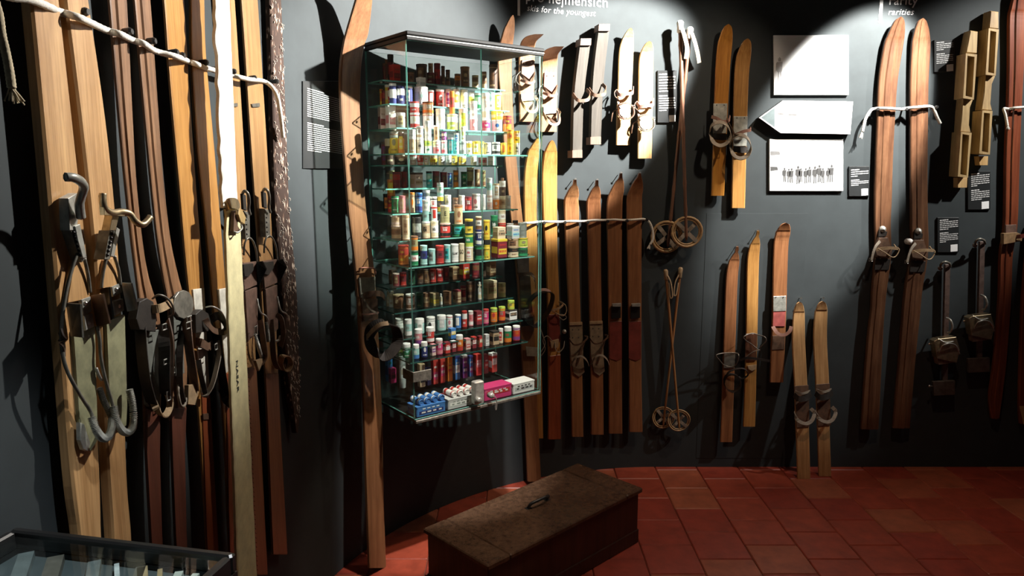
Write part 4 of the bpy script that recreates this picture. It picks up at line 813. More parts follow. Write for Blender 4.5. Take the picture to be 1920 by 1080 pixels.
for lb, dx, dy in (('dark iron binding bar with bent foot box, lower left one', 0, 0), ('dark iron binding bar with bent foot box, upper right one', 65, -43)):
    q = lambda p: [(x+dx, y+dy, n) for x, y, n in p]; q2 = lambda p: [(x+dx, y+dy) for x, y in p]
    h = Hung('binding_bar', lb, 'ski binding', 'iron ski bindings of the rarities', (1771+dx, 742+dy), (1778+dx, 491+dy), (.03, .03))
    h.plate('bar', q2([(1773, 496), (1782, 496), (1779, 620), (1777, 720), (1768, 720), (1770, 620)]), -.012, .004, mat('brown_bar', (.13, .085, .07), .5, .2, .4, 40))
    h.tube('hook', q([(1764, 506, .004), (1764, 496, .03), (1772, 491, .04), (1780, 494, .03), (1782, 500, .006)]), .006, DSTEEL); h.knob('end_knob', 1764+dx, 503+dy, .01, .012, IRONB)
    h.tube('claw', q([(1774, 596, .02), (1782, 600, .05), (1786, 612, .06), (1782, 622, .05), (1776, 624, .03)]), .005, STEEL)
    h.plate('foot_box', q2([(1759, 636), (1793, 632), (1800, 656), (1794, 680), (1757, 672), (1752, 640)]), .004, .05, BRASS, 'bent bronze coloured foot box')
    h.plate('box_base', q2([(1756, 664), (1796, 664), (1790, 680), (1760, 684)]), .004, .042, IRONB)
    h.tube('clamp', q([(1762, 660, .05), (1768, 648, .07), (1780, 644, .07), (1792, 648, .06), (1799, 664, .04)]), .004, STEEL); h.tube('clamp', q([(1758, 634, .04), (1772, 642, .06), (1788, 640, .06)]), .0035, STEEL)
    h.plate('heel_plate', q2([(1750, 716), (1791, 714), (1791, 740), (1752, 742)]), .002, .02, mat('grey_iron', (.14, .12, .10), .5, .5, .4, 40)); h.knob('bolt', 1743+dx, 645+dy, .02, .006, NAIL)
    h.tube('bolt_rod', q([(1743, 645, .02), (1752, 645, .02)]), .003, DSTEEL)
    if not dx: h.knob('bolt', 1743, 724, .02, .006, NAIL); h.tube('bolt_rod', q([(1743, 724, .015), (1751, 724, .012)]), .003, DSTEEL)
# ================================================================ glass case on the wall
TH = math.radians(37.7); VC = V((-.378, 2.66, 0)); VU = V((math.cos(TH), math.sin(TH), 0)); VM = V((-math.sin(TH), math.cos(TH), 0))
VW, VD, VZ0, VZ1 = .625, .313, .646, 2.085
VMAT = Matrix.Translation(VC+V((0, 0, VZ0))) @ Matrix.Rotation(TH, 4, 'Z')
case = empty('display_cabinet', 'tall wall hung glass cabinet full of ski wax tins', 'glass cabinet', None, VMAT); VH = VZ1-VZ0
PANE = glass('clear_pane', (.965, .985, .975)); SHELF = glass('shelf_glass', (.93, .965, .95), .7)
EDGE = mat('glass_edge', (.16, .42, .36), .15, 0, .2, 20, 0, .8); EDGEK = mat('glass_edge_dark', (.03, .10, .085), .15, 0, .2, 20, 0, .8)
def pane(name, x0, x1, y0, y1, z0, z1, m=PANE, edge=EDGE, label=None):
    vs, fs = box_data(x0, x1, y0, y1, z0, z1); dims = (x1-x0, y1-y0, z1-z0); k = dims.index(min(dims))
    big = {0: (0, 1), 1: (2, 3), 2: (4, 5)}[k]
    me = mesh(name, vs, fs, mats=[m, edge], idx=[0 if i in big else 1 for i in range(6)]); return link(name, me, case, None, label)
pane('glass_pane', 0, .005, .001, VD, .006, VH-.03, label='left side pane'); pane('glass_pane', VW-.005, VW, .001, VD, .006, VH-.03, label='right side pane')
pane('sliding_door', 0, .325, -.006, 0, .004, VH-.03, label='left glass door'); pane('sliding_door', .322, VW, -.013, -.007, .004, VH-.03, label='right glass door')
pane('back_pane', 0, VW, VD, VD+.005, 0, VH-.03); link('floor_panel', mesh('floor_panel', *bbox_data(0, VW, -.013, VD, -.006, .003, .001)), case, BLACK, 'dark floor panel')
link('top_lid', mesh('top_lid', *bbox_data(-.006, VW+.006, -.02, VD+.005, VH-.014, VH, .003)), case, mat('lid_black', (.01, .01, .01), .6, 0, .2, 20, 0, .15), 'black top lid')
link('top_rail', mesh('top_rail', *bbox_data(-.004, VW+.004, -.018, -.008, VH-.03, VH-.0145, .002)), case, MATS['lid_black'], 'dark rail under the lid')
link('highlight_strip', mesh('highlight_strip', *box_data(-.004, VW+.004, -.0195, -.018, VH-.020, VH-.017)), case, STEEL, 'thin bright trim strip')  # added steel line imitates the highlight along the lid
link('top_rail', mesh('top_rail', *bbox_data(-.004, .004, -.008, VD, VH-.03, VH-.0145, .002)), case, MATS['lid_black'])
link('bottom_rail', mesh('bottom_rail', *merge(bbox_data(0, VW, -.017, -.003, -.010, .002, .002))), case, DSTEEL)
br = link('corner_bracket', mesh('corner_bracket', *merge(bbox_data(-.006, -.001, -.006, .07, .155, .195, .001), bbox_data(-.006, .075, -.012, -.0062, .155, .195, .001))), case, DSTEEL, 'dark corner bracket')
def v_hit(px, py, t):
    """(u, z above the case floor) where the sight line meets the plane t metres behind the case front"""
    d = ray(px, py); o = VC+VM*t; k = (o-EYE).dot(VM)/d.dot(VM); p = EYE+d*k
    return (p-VC).dot(VU), p.z-VZ0, d.length and k
lk = v_hit(894, 735, -.02); link('lock', mesh('lock', *bbox_data(lk[0]-.025, lk[0]+.02, -.045, -.013, lk[1]-.045, lk[1]+.05, .004)), case, STEEL, 'square metal lock')
lk2 = v_hit(893, 748, -.04); o = link('lock_barrel', mesh('lock_barrel', *lathe_data([(.0001, 0), (.012, 0), (.012, .02), (.008, .024), (.0001, .024)], 14), smooth=True), case, STEEL, 'round lock barrel'); o.location = (lk2[0], -.044, lk2[1]); o.rotation_euler = (math.pi/2, 0, 0)
k2_ = v_hit(922, 742, -.03); o = link('lock_barrel', o.data, case, None); o.location = (k2_[0], -.013, k2_[1]); o.rotation_euler = (math.pi/2, 0, 0)
kk = [V((k2_[0]+a, -.04+c, k2_[1]+b)) for a, b, c in ((0, 0, 0), (.012, -.008, 0), (.018, -.03, 0), (.017, -.06, .002), (.012, -.055, .002), (.012, -.03, 0))]
link('key', mesh('key', *tube_data(crom(kk, 5), .0025, 6)), case, STEEL, 'key hanging from the lock')
# tins, jars, boxes: one mesh per kind, copied; a thing is scaled to its own width and height
PAL = dict(w=(.82, .82, .78), c=(.72, .62, .42), y=(.72, .54, .06), r=(.52, .05, .04), o=(.68, .20, .03), b=(.06, .20, .50), n=(.035, .045, .17), g=(.03, .24, .10), k=(.03, .03, .028), t=(.04, .42, .42), s=(.55, .56, .55), u=(.22, .11, .06), p=(.62, .24, .26), m=(.22, .035, .045), v=(.22, .06, .24), a=(.36, .62, .58), l=(.50, .62, .10), e=(.50, .36, .22), d=(.03, .09, .05), i=(.62, .46, .40), z=(.10, .06, .045), f=(.30, .28, .14), q=(.62, .05, .18), h=(.25, .28, .25))
CN = dict(w='white', c='cream', y='yellow', r='red', o='orange', b='blue', n='navy blue', g='green', k='black', t='teal', s='silver', u='brown', p='pink', m='maroon', v='purple', a='pale aqua', l='lime green', e='tan', d='dark green', i='pinkish', z='dark brown', f='olive', q='crimson', h='grey green')
def cm(k): return mat('tin_'+CN[k].replace(' ', '_'), PAL[k], .38, 0, .12, 30)
def ring_bar(a0, a1, z0, z1, r=.508, n=5):
    vs, fs = [], []
    for i in range(n+1):
        a = a0+(a1-a0)*i/n
        for rr in (.49, r):
            for z in (z0, z1): vs.append((rr*math.cos(a), rr*math.sin(a), z))
    for i in range(n): fs += [(i*4+2, i*4+6, i*4+7, i*4+3), (i*4+1, i*4+3, i*4+7, i*4+5), (i*4, i*4+4, i*4+6, i*4+2)]
    fs += [(0, 2, 3, 1), (n*4, n*4+1, n*4+3, n*4+2)]; return vs, fs
FR = -math.pi/2-.58                # the side of a tin that faces the room
def glyphs(z, h, n, seed, r=.512, w=.16):
    q = random.Random(seed); out = []; a = FR-n*w*.62
    for i in range(n): out.append(ring_bar(a, a+w*q.uniform(.5, .95), z, z+h*q.uniform(.7, 1), r, 2)); a += w*1.24
    return out
def disc(z, rad, r=.511):
    vs = [(r*math.cos(FR), r*math.sin(FR), z)]
    for i in range(14):
        a = i*math.tau/14; th = FR+rad*1.9*math.cos(a); vs.append((r*math.cos(th), r*math.sin(th), z+rad*math.sin(a)*.8))
    return vs, [(0, 1+i, 1+(i+1) % 14) for i in range(14)]
full = lambda z0, z1, r=.507: ring_bar(0, math.tau, z0, z1, r, 24)
def two(name, a, b):
    A, B = merge(*a), merge(*b); v, f = merge(A, B); me = mesh(name, v, f); me.materials.append(None); me.materials.append(None)
    me.polygons.foreach_set('material_index', [0]*len(A[1])+[1]*len(B[1])); return me
PR = [two('printed_label', [full(.30, .72)], glyphs(.42, .2, 5, 1)), two('printed_label', [full(.08, .3), full(.78, .86)], glyphs(.45, .16, 4, 2)+glyphs(.62, .1, 5, 3)),
      two('printed_label', [disc(.52, .2)], glyphs(.14, .09, 6, 4)+[full(.86, .9)]), two('printed_label', [ring_bar(FR-.6, FR+.6, .2, .8)], glyphs(.5, .17, 4, 5, .516)+glyphs(.28, .09, 5, 6, .516)),
      two('printed_label', [full(.5, .84)], glyphs(.2, .16, 5, 7)+glyphs(.6, .14, 4, 8))]
def uni(name, prof, seg=20): return mesh(name, *lathe_data(prof, seg), smooth=False)
BODY = {'T': uni('tin_body', [(.0001, 0), (.5, 0), (.515, .012), (.515, .035), (.495, .05), (.495, .92), (.0001, .92)]), 'J': uni('jar_body', [(.0001, 0), (.44, 0), (.5, .05), (.5, .62), (.47, .7), (.42, .74), (.0001, .74)]),
        'O': uni('bottle_body', [(.0001, 0), (.46, 0), (.5, .04), (.5, .5), (.44, .62), (.24, .72), (.2, .84), (.0001, .84)], 16), 'P': uni('roll_body', [(.0001, 0), (.5, 0), (.5, .98), (.42, 1), (.4, .97), (.0001, .97)], 18),
        'B': mesh('box_body', *bbox_data(-.5, .5, -.5, .5, 0, 1, .035))}
LID = {'T': uni('tin_lid', [(.0001, .88), (.5, .88), (.518, .895), (.518, .985), (.49, 1), (.45, .985), (.0001, .985)]), 'J': uni('jar_lid', [(.0001, .72), (.47, .72), (.5, .735), (.5, .97), (.47, 1), (.0001, 1)]),
       'O': uni('bottle_cap', [(.0001, .82), (.25, .82), (.25, .99), (.22, 1), (.0001, 1)], 12), 'P': None,
       'B': mesh('box_lid', *bbox_data(-.507, .507, -.507, .507, .86, 1.003, .02))}
BP = []
for sd in range(3):
    q = random.Random(sd); a = [box_data(-.42, .42, -.508, -.49, .2+.1*sd, .5+.12*sd), box_data(-.508, -.49, -.4, .4, .25, .6)]
    b = [box_data(-.34+i*.2, -.34+i*.2+q.uniform(.08, .15), -.514, -.5, .3+.1*sd, .42+.1*sd) for i in range(4)]+[box_data(-.3+i*.16, -.2+i*.16, -.514, -.5, .66, .74) for i in range(4)]
    BP.append(two('printed_panel', a, b))
PART = {'T': ('body', 'lid', 'printed_label'), 'J': ('body', 'screw_lid', 'printed_label'), 'O': ('body', 'cap', 'printed_label'), 'P': ('body', '', 'printed_label'), 'B': ('body', 'flap', 'printed_panel')}
NOUN = {'T': ('wax_tin', 'wax tin', 'tin'), 'J': ('wax_jar', 'wax jar', 'jar'), 'O': ('wax_bottle', 'wax bottle', 'bottle'), 'P': ('wax_tube', 'wax tube', 'tube'), 'B': ('wax_box', 'wax box', 'box')}
def slot(o, mats_):
    for i, m in enumerate(mats_): o.material_slots[i].link = 'OBJECT'; o.material_slots[i].material = m
for d_ in (BODY, LID):
    for me in d_.values():
        if me: me.materials.append(None)
def container(kind, M, sx, sy, sz, c1, c2, c3, lidc, label, group, pr):
    nm, noun, cat = NOUN[kind]
    root = empty(nm, label, cat, group, M @ Matrix.Diagonal((sx, sy, sz, 1)))
    o = link('body', BODY[kind], root); slot(o, [cm(c1)])
    if LID[kind]: o = link(PART[kind][1], LID[kind], root); slot(o, [cm(lidc)])
    o = link(PART[kind][2], (BP[pr % 3] if kind == 'B' else PR[pr % 5]), root); slot(o, [cm(c2), cm(c3)])
    return root
ORD = 'first second third fourth fifth sixth seventh eighth ninth tenth eleventh twelfth thirteenth fourteenth fifteenth sixteenth seventeenth eighteenth nineteenth twentieth'.split()+['twenty-'+x for x in 'first second third fourth fifth'.split()]
# row: shelf phrase, distance of the tin row from the case front, point of its base line, items "x w h kind colour print letters lid", + stands on the one before
ROWS = [
 ('the top shelf', .235, (800, 158), '683 24 48 T k m u k;708 18 42 T u z z u;722 11 36 T m u z u;741 18 31 B r m u r;771 12 20 T u z e u;791 20 36 T z u e z;808 14 22 T m u c m;+808 9 17 T e u z e;820 12 40 T m r z m;831 7 36 T u z e z;840 8 30 T z u e z;858 11 24 T u o z u;872 17 38 T u z e u;891 12 24 T e u z e;908 9 32 T u e z u;925 16 46 T z u e z'),
 ('the second shelf', .185, (745, 196), '680 10 28 T m r u m;700 19 37 T y c u w;713 7 32 T o y r o;723 11 32 T r w w r;737 13 38 T n w w w;752 15 35 T n w w n;767 14 35 T n w b w;790 25 35 T w s a w;+781 16 17 B w s s w;809 10 31 T r w w w;825 16 33 T r w w w;841 12 34 T w v s w;855 13 35 T w y s w;870 14 35 T w c h w;884 10 32 T w l y w;896 11 30 T a g w w;907 9 30 T w y g w;921 12 33 T w a h a;934 12 33 T y w l w'),
 ('the third shelf', .135, (752, 240), '714 13 40 B i m u i;733 17 42 B w p i w;752 16 28 J h f z s;778 17 29 T w r c w;+778 17 20 T r w w r;803 20 28 T w c r c;+803 21 22 T e o w u;826 17 38 T w s c w;848 20 29 T l w w c;+848 10 42 P o r u o;869 16 40 T w l y w;888 14 21 T p w i p;+888 14 33 T w s i w;911 16 22 T p q w w;+911 14 48 T w c i w;932 19 22 T w b s w;+932 19 16 B y c o y;951 16 30 T o m y m'),
 ('the fourth shelf', .075, (860, 289), '740 18 40 J y f u h;756 13 39 J o y c k;774 12 30 T e c w w;+774 12 14 T w s s w;788 13 28 T w s k w;+788 13 22 T w e u w;803 13 28 T w l g w;+803 13 32 T w c s w;819 14 24 T p w r w;+819 10 28 T e u o w;833 10 25 T w p a w;+833 9 15 T v w w v;845 11 30 T t a w w;856 9 20 T a w b w;+856 9 18 T a b w w;868 12 24 T h s w s;+871 9 26 T w l y w;880 10 24 T w y l w;893 14 24 T y w l y;904 7 24 T y f w y;914 13 22 T w s k w;930 15 23 T w k k w;944 11 22 T y o o y;957 12 23 T y o u y;+957 12 23 T y o m o;969 11 22 T w s k w;+969 11 22 T y c k y'),
 ('the fifth shelf, short row', .17, (800, 309.5), '694 17 46 J z y c c;711 15 42 T m v u z;752 24 18 T k c e k;775 12 18 T i w w p;788 11 18 T r i w r;800 10 18 T c w o c;813 14 17 T e y o e;828 12 16 T s w k w;841 11 17 T w s a w;852 11 16 T y f w y;867 14 16 T y w w w;888 11 16 T w s c w;905 16 14 T p w r p;921 12 16 T s w w s'),
 ('the sixth shelf', .235, (800, 352), '705 16 31 T f y c f;726 16 30 T z u e z;744 14 30 T m r u m;758 11 30 T m z u m;781 21 28 B i e u z;805 11 30 T t a w k;818 13 30 T m z u m;832 13 28 T m z u m;844 9 26 T b a w n;855 10 31 T o u y u;870 11 28 T d g w d;882 13 36 T f z e f;895 10 32 T u e c u;906 9 30 T f u e f'),
 ('the seventh shelf', .185, (745, 400), '697 15 32 T k o z k;722 16 30 T r m y r;+722 16 31 T o y y o;741 14 30 T g d w g;755 12 32 T p e i p;773 10 37 T e o c o;786 13 36 J b n w b;800 13 40 T h w a w;813 13 28 T w k r w;826 12 27 T y k u y;+826 12 26 T w a g w;840 12 30 T w s f w;854 11 24 T u z e u;866 11 28 T w s i w;878 13 25 T m r w m;893 15 30 T w p k w;906 9 28 T w s s w;918 10 26 T i w p i;+918 12 32 T w a h w;930 12 20 T o i c i;+930 12 27 T w e s e;942 12 24 T c e u c;+942 12 33 O z w e u;955 10 24 T w s i w'),
 ('the eighth shelf', .135, (772, 449), '743 18 24 T e u z i;+743 17 21 T e i u u;762 14 46 T c e u e;782 16 40 T k h s k;799 15 31 T e c k w;+799 12 40 T a w h w;815 14 31 T c w k c;+815 11 26 T w r r r;835 19 26 T r k w i;+835 17 33 T f f f c;860 24 22 T g t k d;+857 16 36 T e u o u;927 13 34 T g d w g;941 15 19 T r o c r;+941 14 24 T c w u c;957 13 17 T w s k w;971 11 22 T u k e k'),
 ('the ninth shelf', .07, (772, 499), '757 19 36 T o r y r;777 15 27 T g w r d;+777 15 28 T f o u u;795 13 36 T a n k a;810 13 28 T a h k a;825 15 33 T r m k r;839 12 33 T a t k a;853 14 33 T w w w w;866 10 33 T c c c c;880 15 26 T c w r w;+880 15 25 T l g w d;+881 15 26 T y k k y;899 18 27 T g k k d;+899 15 29 T n w w n;+899 13 24 T u w k c;913 12 20 T y l k y;+913 12 22 T y k k y;+913 12 30 T y k o y;936 26 35 B m y r y;+934 21 22 B c e k c;962 20 18 T c k u e;+962 20 15 T e u k e;+962 21 24 B s a b w;986 20 17 T g d k c;+986 20 16 T l f k y;+985 16 28 T h h h h'),
 ('the tenth shelf', .235, (772, 534), '713 15 26 T h z k h;729 14 26 T z u k z;743 12 24 T m u e i;756 12 24 T r m u m;772 13 26 T d k u d;788 12 26 T z u m z;800 11 25 T u z e z;812 12 24 T r p w r;825 12 23 T r m w p;837 11 24 T m r u m;852 17 24 B u e z e;871 17 29 B r y w r;892 14 27 T m u r m;907 9 27 T z k u z;921 16 28 B u e z u'),
 ('the eleventh shelf', .19, (772, 580), '714 9 27 O e c w e;728 13 30 O w c e w;748 22 26 T u e z e;770 17 28 T i u w w;787 12 28 T d k f d;800 12 26 T u e z u;815 16 24 B f y e e;827 6 21 O w c c w;839 16 24 T u z e u;857 14 24 B e u c m;869 10 30 T m e r m;883 17 37 T z u e z;900 8 33 O w c e w;918 24 34 B e f u c;941 14 26 T f e u f'),
 ('the twelfth shelf', .15, (840, 619), '749 15 30 J w s h w;766 14 31 J w a h w;787 17 29 J a w h w;808 16 29 J w k h w;828 17 29 J a s w w;843 12 26 J w p r w;859 11 25 T b w w w;871 10 30 T r w w r;883 9 28 T p w r w;896 14 26 B m r w m;911 11 27 T q p w r;926 13 27 J o r h l;941 13 27 J r o h l;958 20 19 B w k e k;+957 13 17 J y l h l'),
 ('the thirteenth shelf, short row of two', .11, (786, 647), '785 14 29 J v p w w;807 15 29 J r w w w;848 13 20 B b y w b'),
 ('the fourteenth shelf', .075, (765, 677), '751 10 14 J g l w g;764 16 27 J g a w w;780 13 27 J b a w w;796 12 29 J n w w w;812 10 22 B i v w p;824 13 30 J q p w w;838 12 21 B r w w m;850 10 21 B m w r w;862 13 30 J r o w w;876 12 21 B i r w p;888 10 22 B m w r r;900 9 21 B r e w m;912 10 22 B s w h s;927 16 26 B e k k k;939 9 28 J c r w w;952 14 29 J o g r w;968 14 28 J r v o w'),
 ('the case floor, upright back row', .14, (857, 713), '722 12 50 B b n g b;736 13 28 B q m k q;757 13 62 P s w e w;790 13 44 B e k h e;803 10 34 B n w r n;815 12 47 B r q w r;828 12 46 B r q w r;842 12 48 B o r y o;856 12 46 B b w s n;870 12 44 B v n w s;882 9 40 B b v w n;895 14 40 B r p w r;910 10 36 B m r w m;924 14 36 B r w s w'),
]
PRINT = {(8, 853): 'ELLAMT', (8, 866): 'GO', (7, 835, 1): 'E', (8, 985, 1): 'G', (7, 799): 'Ex'}
def wrap_text(root, s, ink):
    me = text_mesh(s, 1, .02); xs = [v.co.x for v in me.vertices]; m_ = (min(xs)+max(xs))/2; k = min(1.5/(max(xs)-min(xs)), .9)
    for v in me.vertices:
        a_ = FR+(v.co.x-m_)*k; v.co = (.522*math.cos(a_), .522*math.sin(a_), .42+v.co.y*min(.34, k*.45))
    o = link('printed_word', me, root, ink, 'dark printed letters')
shelf_info = []; rp = 0
for phrase, t, (bx, by), items in ROWS:
    u0, zb, _ = v_hit(bx, by, t-.015); L_ = []
    for it in items.split(';'):
        st = it[0] == '+'; f_ = it.lstrip('+').split(); px, wp, hp = map(float, f_[:3])
        yy = by+(px-bx)*((lambda a, b: (b-a)/100)(0, 0)); d = ray(px, by); k = (VC+VM*t-EYE).dot(VM)/d.dot(VM); mpp = k/F
        u = (EYE+d*k-VC).dot(VU)
        if L_ and st: u = L_[-1]['u']+max(-.004, min(.004, u-L_[-1]['u']))
        hw_ = wp*mpp/2; tt = t
        if not st and u < .030+hw_:
            u = .021+hw_+.25*max(0, t-.075); o_ = VC+VU*u; dd = ray(px, by); kq = (o_-EYE).dot(VU)/dd.dot(VU); tt = (EYE+dd*kq-VC).dot(VM); mpp = kq/F; tt = max(t, min(VD-.012-wp*mpp/2, tt))
        L_.append(dict(u=u, w=wp*mpp, h=hp*mpp*1.0, st=st, k=f_[3], c=f_[4:8], t=tt, px=px))
    base = [a for a in L_ if not a['st']]; base.sort(key=lambda a: (a['t'] < t+.02, -a['t'] if a['t'] >= t+.02 else a['u']))
    side = [a for a in base if a['t'] >= t+.02]
    for a in base: a['hw'] = a['w']/2 if a['k'] != 'B' else a['w']*.42
    front = [a for a in base if a['t'] < t+.02]
    for a in front: a['u'] = min(max(a['u'], .014+a['hw']), VW-.014-a['hw'])
    for a in side: a['hw'] = min(a['hw'], .03)
    for _ in range(30):
        for a, b in zip(side, side[1:]+[dict(t=t, hw=.02)]):
            ov = a['hw']+b['hw']+.002-(a['t']-b['t'])
            if ov > 0:
                a['t'] = min(VD-.008-a['hw'], a['t']+ov*.5)
                if 'u' in b: b['t'] = max(t+.035, b['t']-ov*.5)
                f_ = .985; a['hw'] *= f_
                if 'u' in b: b['hw'] *= f_
        for a, b in zip(front, front[1:]):
            ov = a['hw']+b['hw']+.0015-(b['u']-a['u'])
            if ov > 0:
                a['u'] -= ov*.25; b['u'] += ov*.25; f_ = 1-.25*ov/(a['hw']+b['hw']); a['hw'] *= f_; b['hw'] *= f_
        for a in front: a['u'] = min(max(a['u'], .010+a['hw']), VW-.010-a['hw'])
    shelf_info.append((t, zb, max(a['u']+a['hw'] for a in base)))
    cur = None; n = -1; zt = zb
    order = {id(a): i for i, a in enumerate(base)}
    for a in L_:
        nm = NOUN[a['k']][1]; c = a['c']
        desc = CN[c[0]]+(' and '+CN[c[1]] if c[1] != c[0] else '')
        if not a['st']: cur = a; zt = zb; lv = 0; pos = ORD[order[id(a)]]; lab = f"{desc} {nm}, {pos} from left on {phrase}"
        else:
            a['u'] = cur['u']; a['hw'] = min(a['w']/2, cur['hw']) if a['k'] != 'B' else min(a['w']*.42, cur['hw']*1.1); lv += 1
            lab = f"{desc} {nm} stacked {'on' if lv == 1 else 'highest above'} the {pos} item of {phrase}"
        a['t'] = cur['t']; M = VMAT @ Matrix.Translation((a['u'], a['t'], zt+.0004)); dz = R.uniform(-.25, .25) if a['k'] != 'B' else R.uniform(-.1, .1)
        sy = 2*a['hw'] if a['k'] != 'B' else min(2*a['hw'], .05)
        root = container(a['k'], M @ Matrix.Rotation(dz if a['k'] != 'B' else dz*.5, 4, 'Z'), 2*a['hw'], sy, a['h'], c[0], c[1], c[2], c[3], lab, 'wax containers in the glass cabinet', rp); rp += R.randint(1, 4); zt += a['h']
        tx = PRINT.get((len(shelf_info)-1, int(a['px']))+((lv,) if a['st'] else ()))
        if tx: wrap_text(root, tx, INK)
# glass shelves carry the rows
for i, (t, z, um) in enumerate(shelf_info[:-1]):
    x1 = min(VW-.006, um+.012); f_ = max(.02, t-.045)
    if i == 12: x1 = .33
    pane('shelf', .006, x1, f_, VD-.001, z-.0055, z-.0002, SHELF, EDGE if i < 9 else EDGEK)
    for uu in (.012, x1-.01):
        link('shelf_peg', mesh('shelf_peg', *box_data(uu-.003, uu+.003, f_+.02, f_+.03, z-.011, z-.0055)), case, STEEL)
# flat packs lying on the case floor
def flat(label, x0, x1, y, t, hpx, dep, c, noun='wax_box', k='B', nm='box', zoff=.0035):
    (u0, _, k0), (u1, _, k1) = v_hit(x0, y, t), v_hit(x1, y, t); h_ = hpx*(k0+k1)/2/F
    M = VMAT @ Matrix.Translation(((u0+u1)/2, t+dep/2, zoff))
    return container('B', M, abs(u1-u0)-.003, dep, h_, *c, label, 'flat packs on the cabinet floor', R.randint(0, 2))
flat('blue flat box lying at the front left corner of the case floor', 781, 836, 775, .012, 20, .075, 'bnwb')
flat('grey white flat box lying at the front middle of the case floor', 840, 886, 768, .012, 20, .075, 'swhs')
flat('crimson flat box lying right of the lock on the case floor', 908, 960, 745, .012, 24, .07, 'qrwq')
flat('white flat box lying in the right front corner of the case floor', 962, 1003, 730, .012, 20, .075, 'wskw')
flat('maroon flat carton under the blue and red tubes on the case floor', 790, 850, 760, .092, 16, .035, 'mrwm')
flat('orange red flat pack behind the crimson box on the case floor', 905, 935, 730, .088, 12, .04, 'orwr'); flat('pale flat pack behind the white box on the case floor', 940, 975, 722, .092, 10, .035, 'isws')
for i, x in enumerate((784, 797, 810, 823, 846, 858, 870, 882)):
    u, z, k = v_hit(x, 756, .045); c = 'bwwb' if i < 4 else 'wrpw'
    M = VMAT @ Matrix.Translation((u, .085, .0035+20*k/F+.010)) @ Matrix.Rotation(math.pi/2, 4, 'X')
    M = VMAT @ Matrix.Translation((u, .088, .0035+20*k/F+.0125)) @ Matrix.Rotation(math.pi/2, 4, 'X')
    container('P', M, .024, .024, .07, *c, f"{'blue' if i < 4 else 'white and red'} wax tube lying on the {'blue' if i < 4 else 'grey white'} flat box, {ORD[i % 4]} from left", 'tubes on the flat boxes', 1)
# legible print on two tins
# ================================================================ chest
A_, B_, C_ = on_z(788, 993, .25), on_z(915, 1060, .25), on_z(1203, 915, .25)
ax = (C_-B_); CL = V((ax.x, ax.y, 0)).length; ax = V((ax.x, ax.y, 0)).normalized(); ay = V((-ax.y, ax.x, 0)); CWD = (A_-B_).dot(ay)
CM = Matrix(((ax.x, ay.x, 0, B_.x), (ax.y, ay.y, 0, B_.y), (0, 0, 1, .0), (0, 0, 0, 1)))
ch = empty('wooden_chest', 'dark stained wooden chest with iron lid handle on the tiles', 'chest', None, CM)
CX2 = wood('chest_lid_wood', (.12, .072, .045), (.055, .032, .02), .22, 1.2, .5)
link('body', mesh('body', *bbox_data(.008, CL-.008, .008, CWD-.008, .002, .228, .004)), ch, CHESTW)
link('plinth', mesh('plinth', *bbox_data(.004, CL-.004, .004, CWD-.004, .0, .062, .003)), ch, CHESTW)
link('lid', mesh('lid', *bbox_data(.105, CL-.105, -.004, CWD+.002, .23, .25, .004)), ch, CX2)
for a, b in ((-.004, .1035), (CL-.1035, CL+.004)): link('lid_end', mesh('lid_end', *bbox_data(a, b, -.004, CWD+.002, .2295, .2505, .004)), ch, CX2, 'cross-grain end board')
hp = ch.matrix_world.inverted() @ on_z(1008, 945, .25)
hx = [V((hp.x+a, hp.y+b, .25+c)) for a, b, c in ((-.055, .0, .001), (-.05, -.012, .022), (-.02, -.022, .03), (.02, -.022, .03), (.05, -.012, .022), (.055, 0, .001))]
hd = link('lid_handle', mesh('lid_handle', *tube_data(crom(hx, 5), .0065, 8), smooth=True), ch, BLACK, 'bowed black iron handle')
for q in (-.055, .055): link('handle_plate', mesh('handle_plate', *bbox_data(hp.x+q-.012, hp.x+q+.012, hp.y-.01, hp.y+.01, .2495, .2525, .001)), hd, BLACK)
for q in (CL*.25, CL*.78): link('hinge', mesh('hinge', *bbox_data(q-.025, q+.025, CWD+.001, CWD+.006, .2, .245, .001)), ch, DSTEEL)
# ================================================================ glass topped table case in the near left corner
TZ = 1.045; P0, P1 = on_z(30, 987, TZ), on_z(443, 1035, TZ)
ux = (P1-P0); TWD = ux.length; ux = ux.normalized(); uy = V((ux.y, -ux.x, 0)); TL = .62
TM_ = Matrix(((ux.x, uy.x, 0, P0.x), (ux.y, uy.y, 0, P0.y), (0, 0, -1, TZ), (0, 0, 0, 1)))
TM_ = Matrix(((ux.x, -uy.x, 0, P0.x), (ux.y, -uy.y, 0, P0.y), (0, 0, 1, 0), (0, 0, 0, 1)))   # x right along the back edge, y away from the viewer
tb = empty('table_case', 'black framed table case with glass top in the near left corner', 'display case', None, TM_)
fr = []
for nm, q in (('frame_rail', (0, TWD, -.013, 0)), ('frame_rail', (0, TWD, -TL, -TL+.013)), ('frame_rail', (0, .013, -TL+.013, -.013)), ('frame_rail', (TWD-.013, TWD, -TL+.013, -.013))):
    link(nm, mesh(nm, *bbox_data(*q, TZ-.03, TZ, .003)), tb, BLACK)
link('glass_top', mesh('glass_top', *box_data(.0125, TWD-.0125, -TL+.0125, -.0125, TZ-.012, TZ-.006)), tb, glass('case_top_glass', (.9, .95, .95), 1.2))
DUSK = mat('case_lining', (.10, .115, .12), .6, 0, .2, 20)
link('tray', mesh('tray', *box_data(.0125, TWD-.0125, -TL+.0125, -.0125, TZ-.045, TZ-.038)), tb, DUSK)
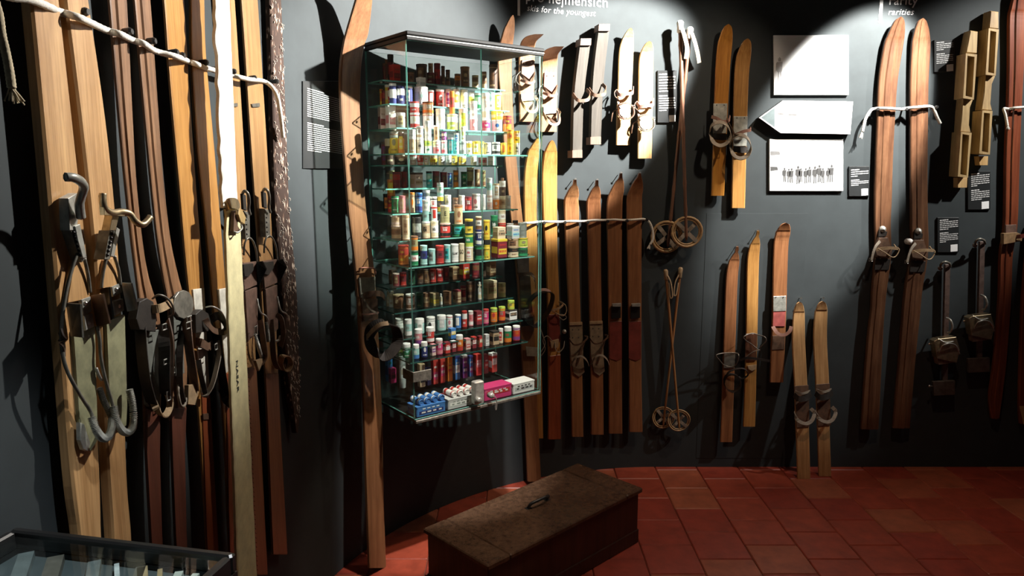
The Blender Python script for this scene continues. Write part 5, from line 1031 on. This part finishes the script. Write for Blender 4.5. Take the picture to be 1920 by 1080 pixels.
for q in ((0, .012, -TL, 0), (TWD-.012, TWD, -TL, 0), (.012, TWD-.012, -.012, 0), (.012, TWD-.012, -TL, -TL+.012)): link('side_panel', mesh('side_panel', *box_data(*q, TZ-.42, TZ-.03)), tb, BLACK)
link('base_panel', mesh('base_panel', *box_data(.01, TWD-.01, -TL+.01, -.01, TZ-.42, TZ-.40)), tb, BLACK)
for a in (.03, TWD-.03):
    for b in (-.03, -TL+.03): link('leg', mesh('leg', *bbox_data(a-.018, a+.018, b-.018, b+.018, 0, TZ-.42, .003)), tb, BLACK)
inv = tb.matrix_world.inverted()
SL = [((250, 1001), (215, 1080), 20, 'grey_sample', (.2, .22, .22), 'dull grey strip'), ((330, 1012), (290, 1080), 16, 'dark_sample', (.2, .17, .14), 'dull brown strip'),
      ((262, 1025), (248, 1080), 8, 'silver_sample', (.85, .86, .85), 'narrow silver strip'), ((310, 1029), (296, 1080), 17, 'tan_sample', (.62, .42, .22), 'broad tan wooden strip'), ((342, 1033), (331, 1080), 8, 'tan_sample', 0, 'narrow tan wooden strip'),
      ((378, 1036), (366, 1080), 14, 'pale_sample', (.8, .78, .68), 'broad pale strip'), ((408, 1040), (396, 1080), 12, 'pale_sample', 0, 'pale strip nearest the right rail'), ((155, 1010), (120, 1080), 26, 'dark_sample', 0, 'wide dull brown strip'), ((70, 1000), (40, 1080), 24, 'grey_sample', 0, 'wide dull grey strip')]
for (a, b), (c, d), wpx, mn, col, lb in SL:
    p, q = inv @ on_z(a, b, TZ-.026), inv @ on_z(c, d, TZ-.026); q = p+(q-p)*2.5; wd = (inv @ on_z(a+wpx, b, TZ-.026)-p).length*.5
    for e_ in (p, q): e_.y = max(-TL+.03, min(-.024, e_.y)); e_.x = max(.03+wd, min(TWD-.03-wd, e_.x))
    t_ = (q-p).normalized(); n_ = V((-t_.y, t_.x, 0)); vs = []
    for e_ in (p, q):
        for sg in (-1, 1):
            for z in (TZ-.0375, TZ-.026): v_ = e_+n_*wd*sg; vs.append(inv.inverted() @ V((v_.x, v_.y, z)))
    o = link('ski_sample', mesh('ski_sample', vs, [(0, 1, 3, 2), (4, 6, 7, 5), (0, 4, 5, 1), (2, 3, 7, 6), (0, 2, 6, 4), (1, 5, 7, 3)]), None, mat(mn, col or (.1, .1, .1), .5, 0, .3, 40))
    tag(o, lb+' lying under the glass of the table case', 'sample strip', 'strips in the table case')
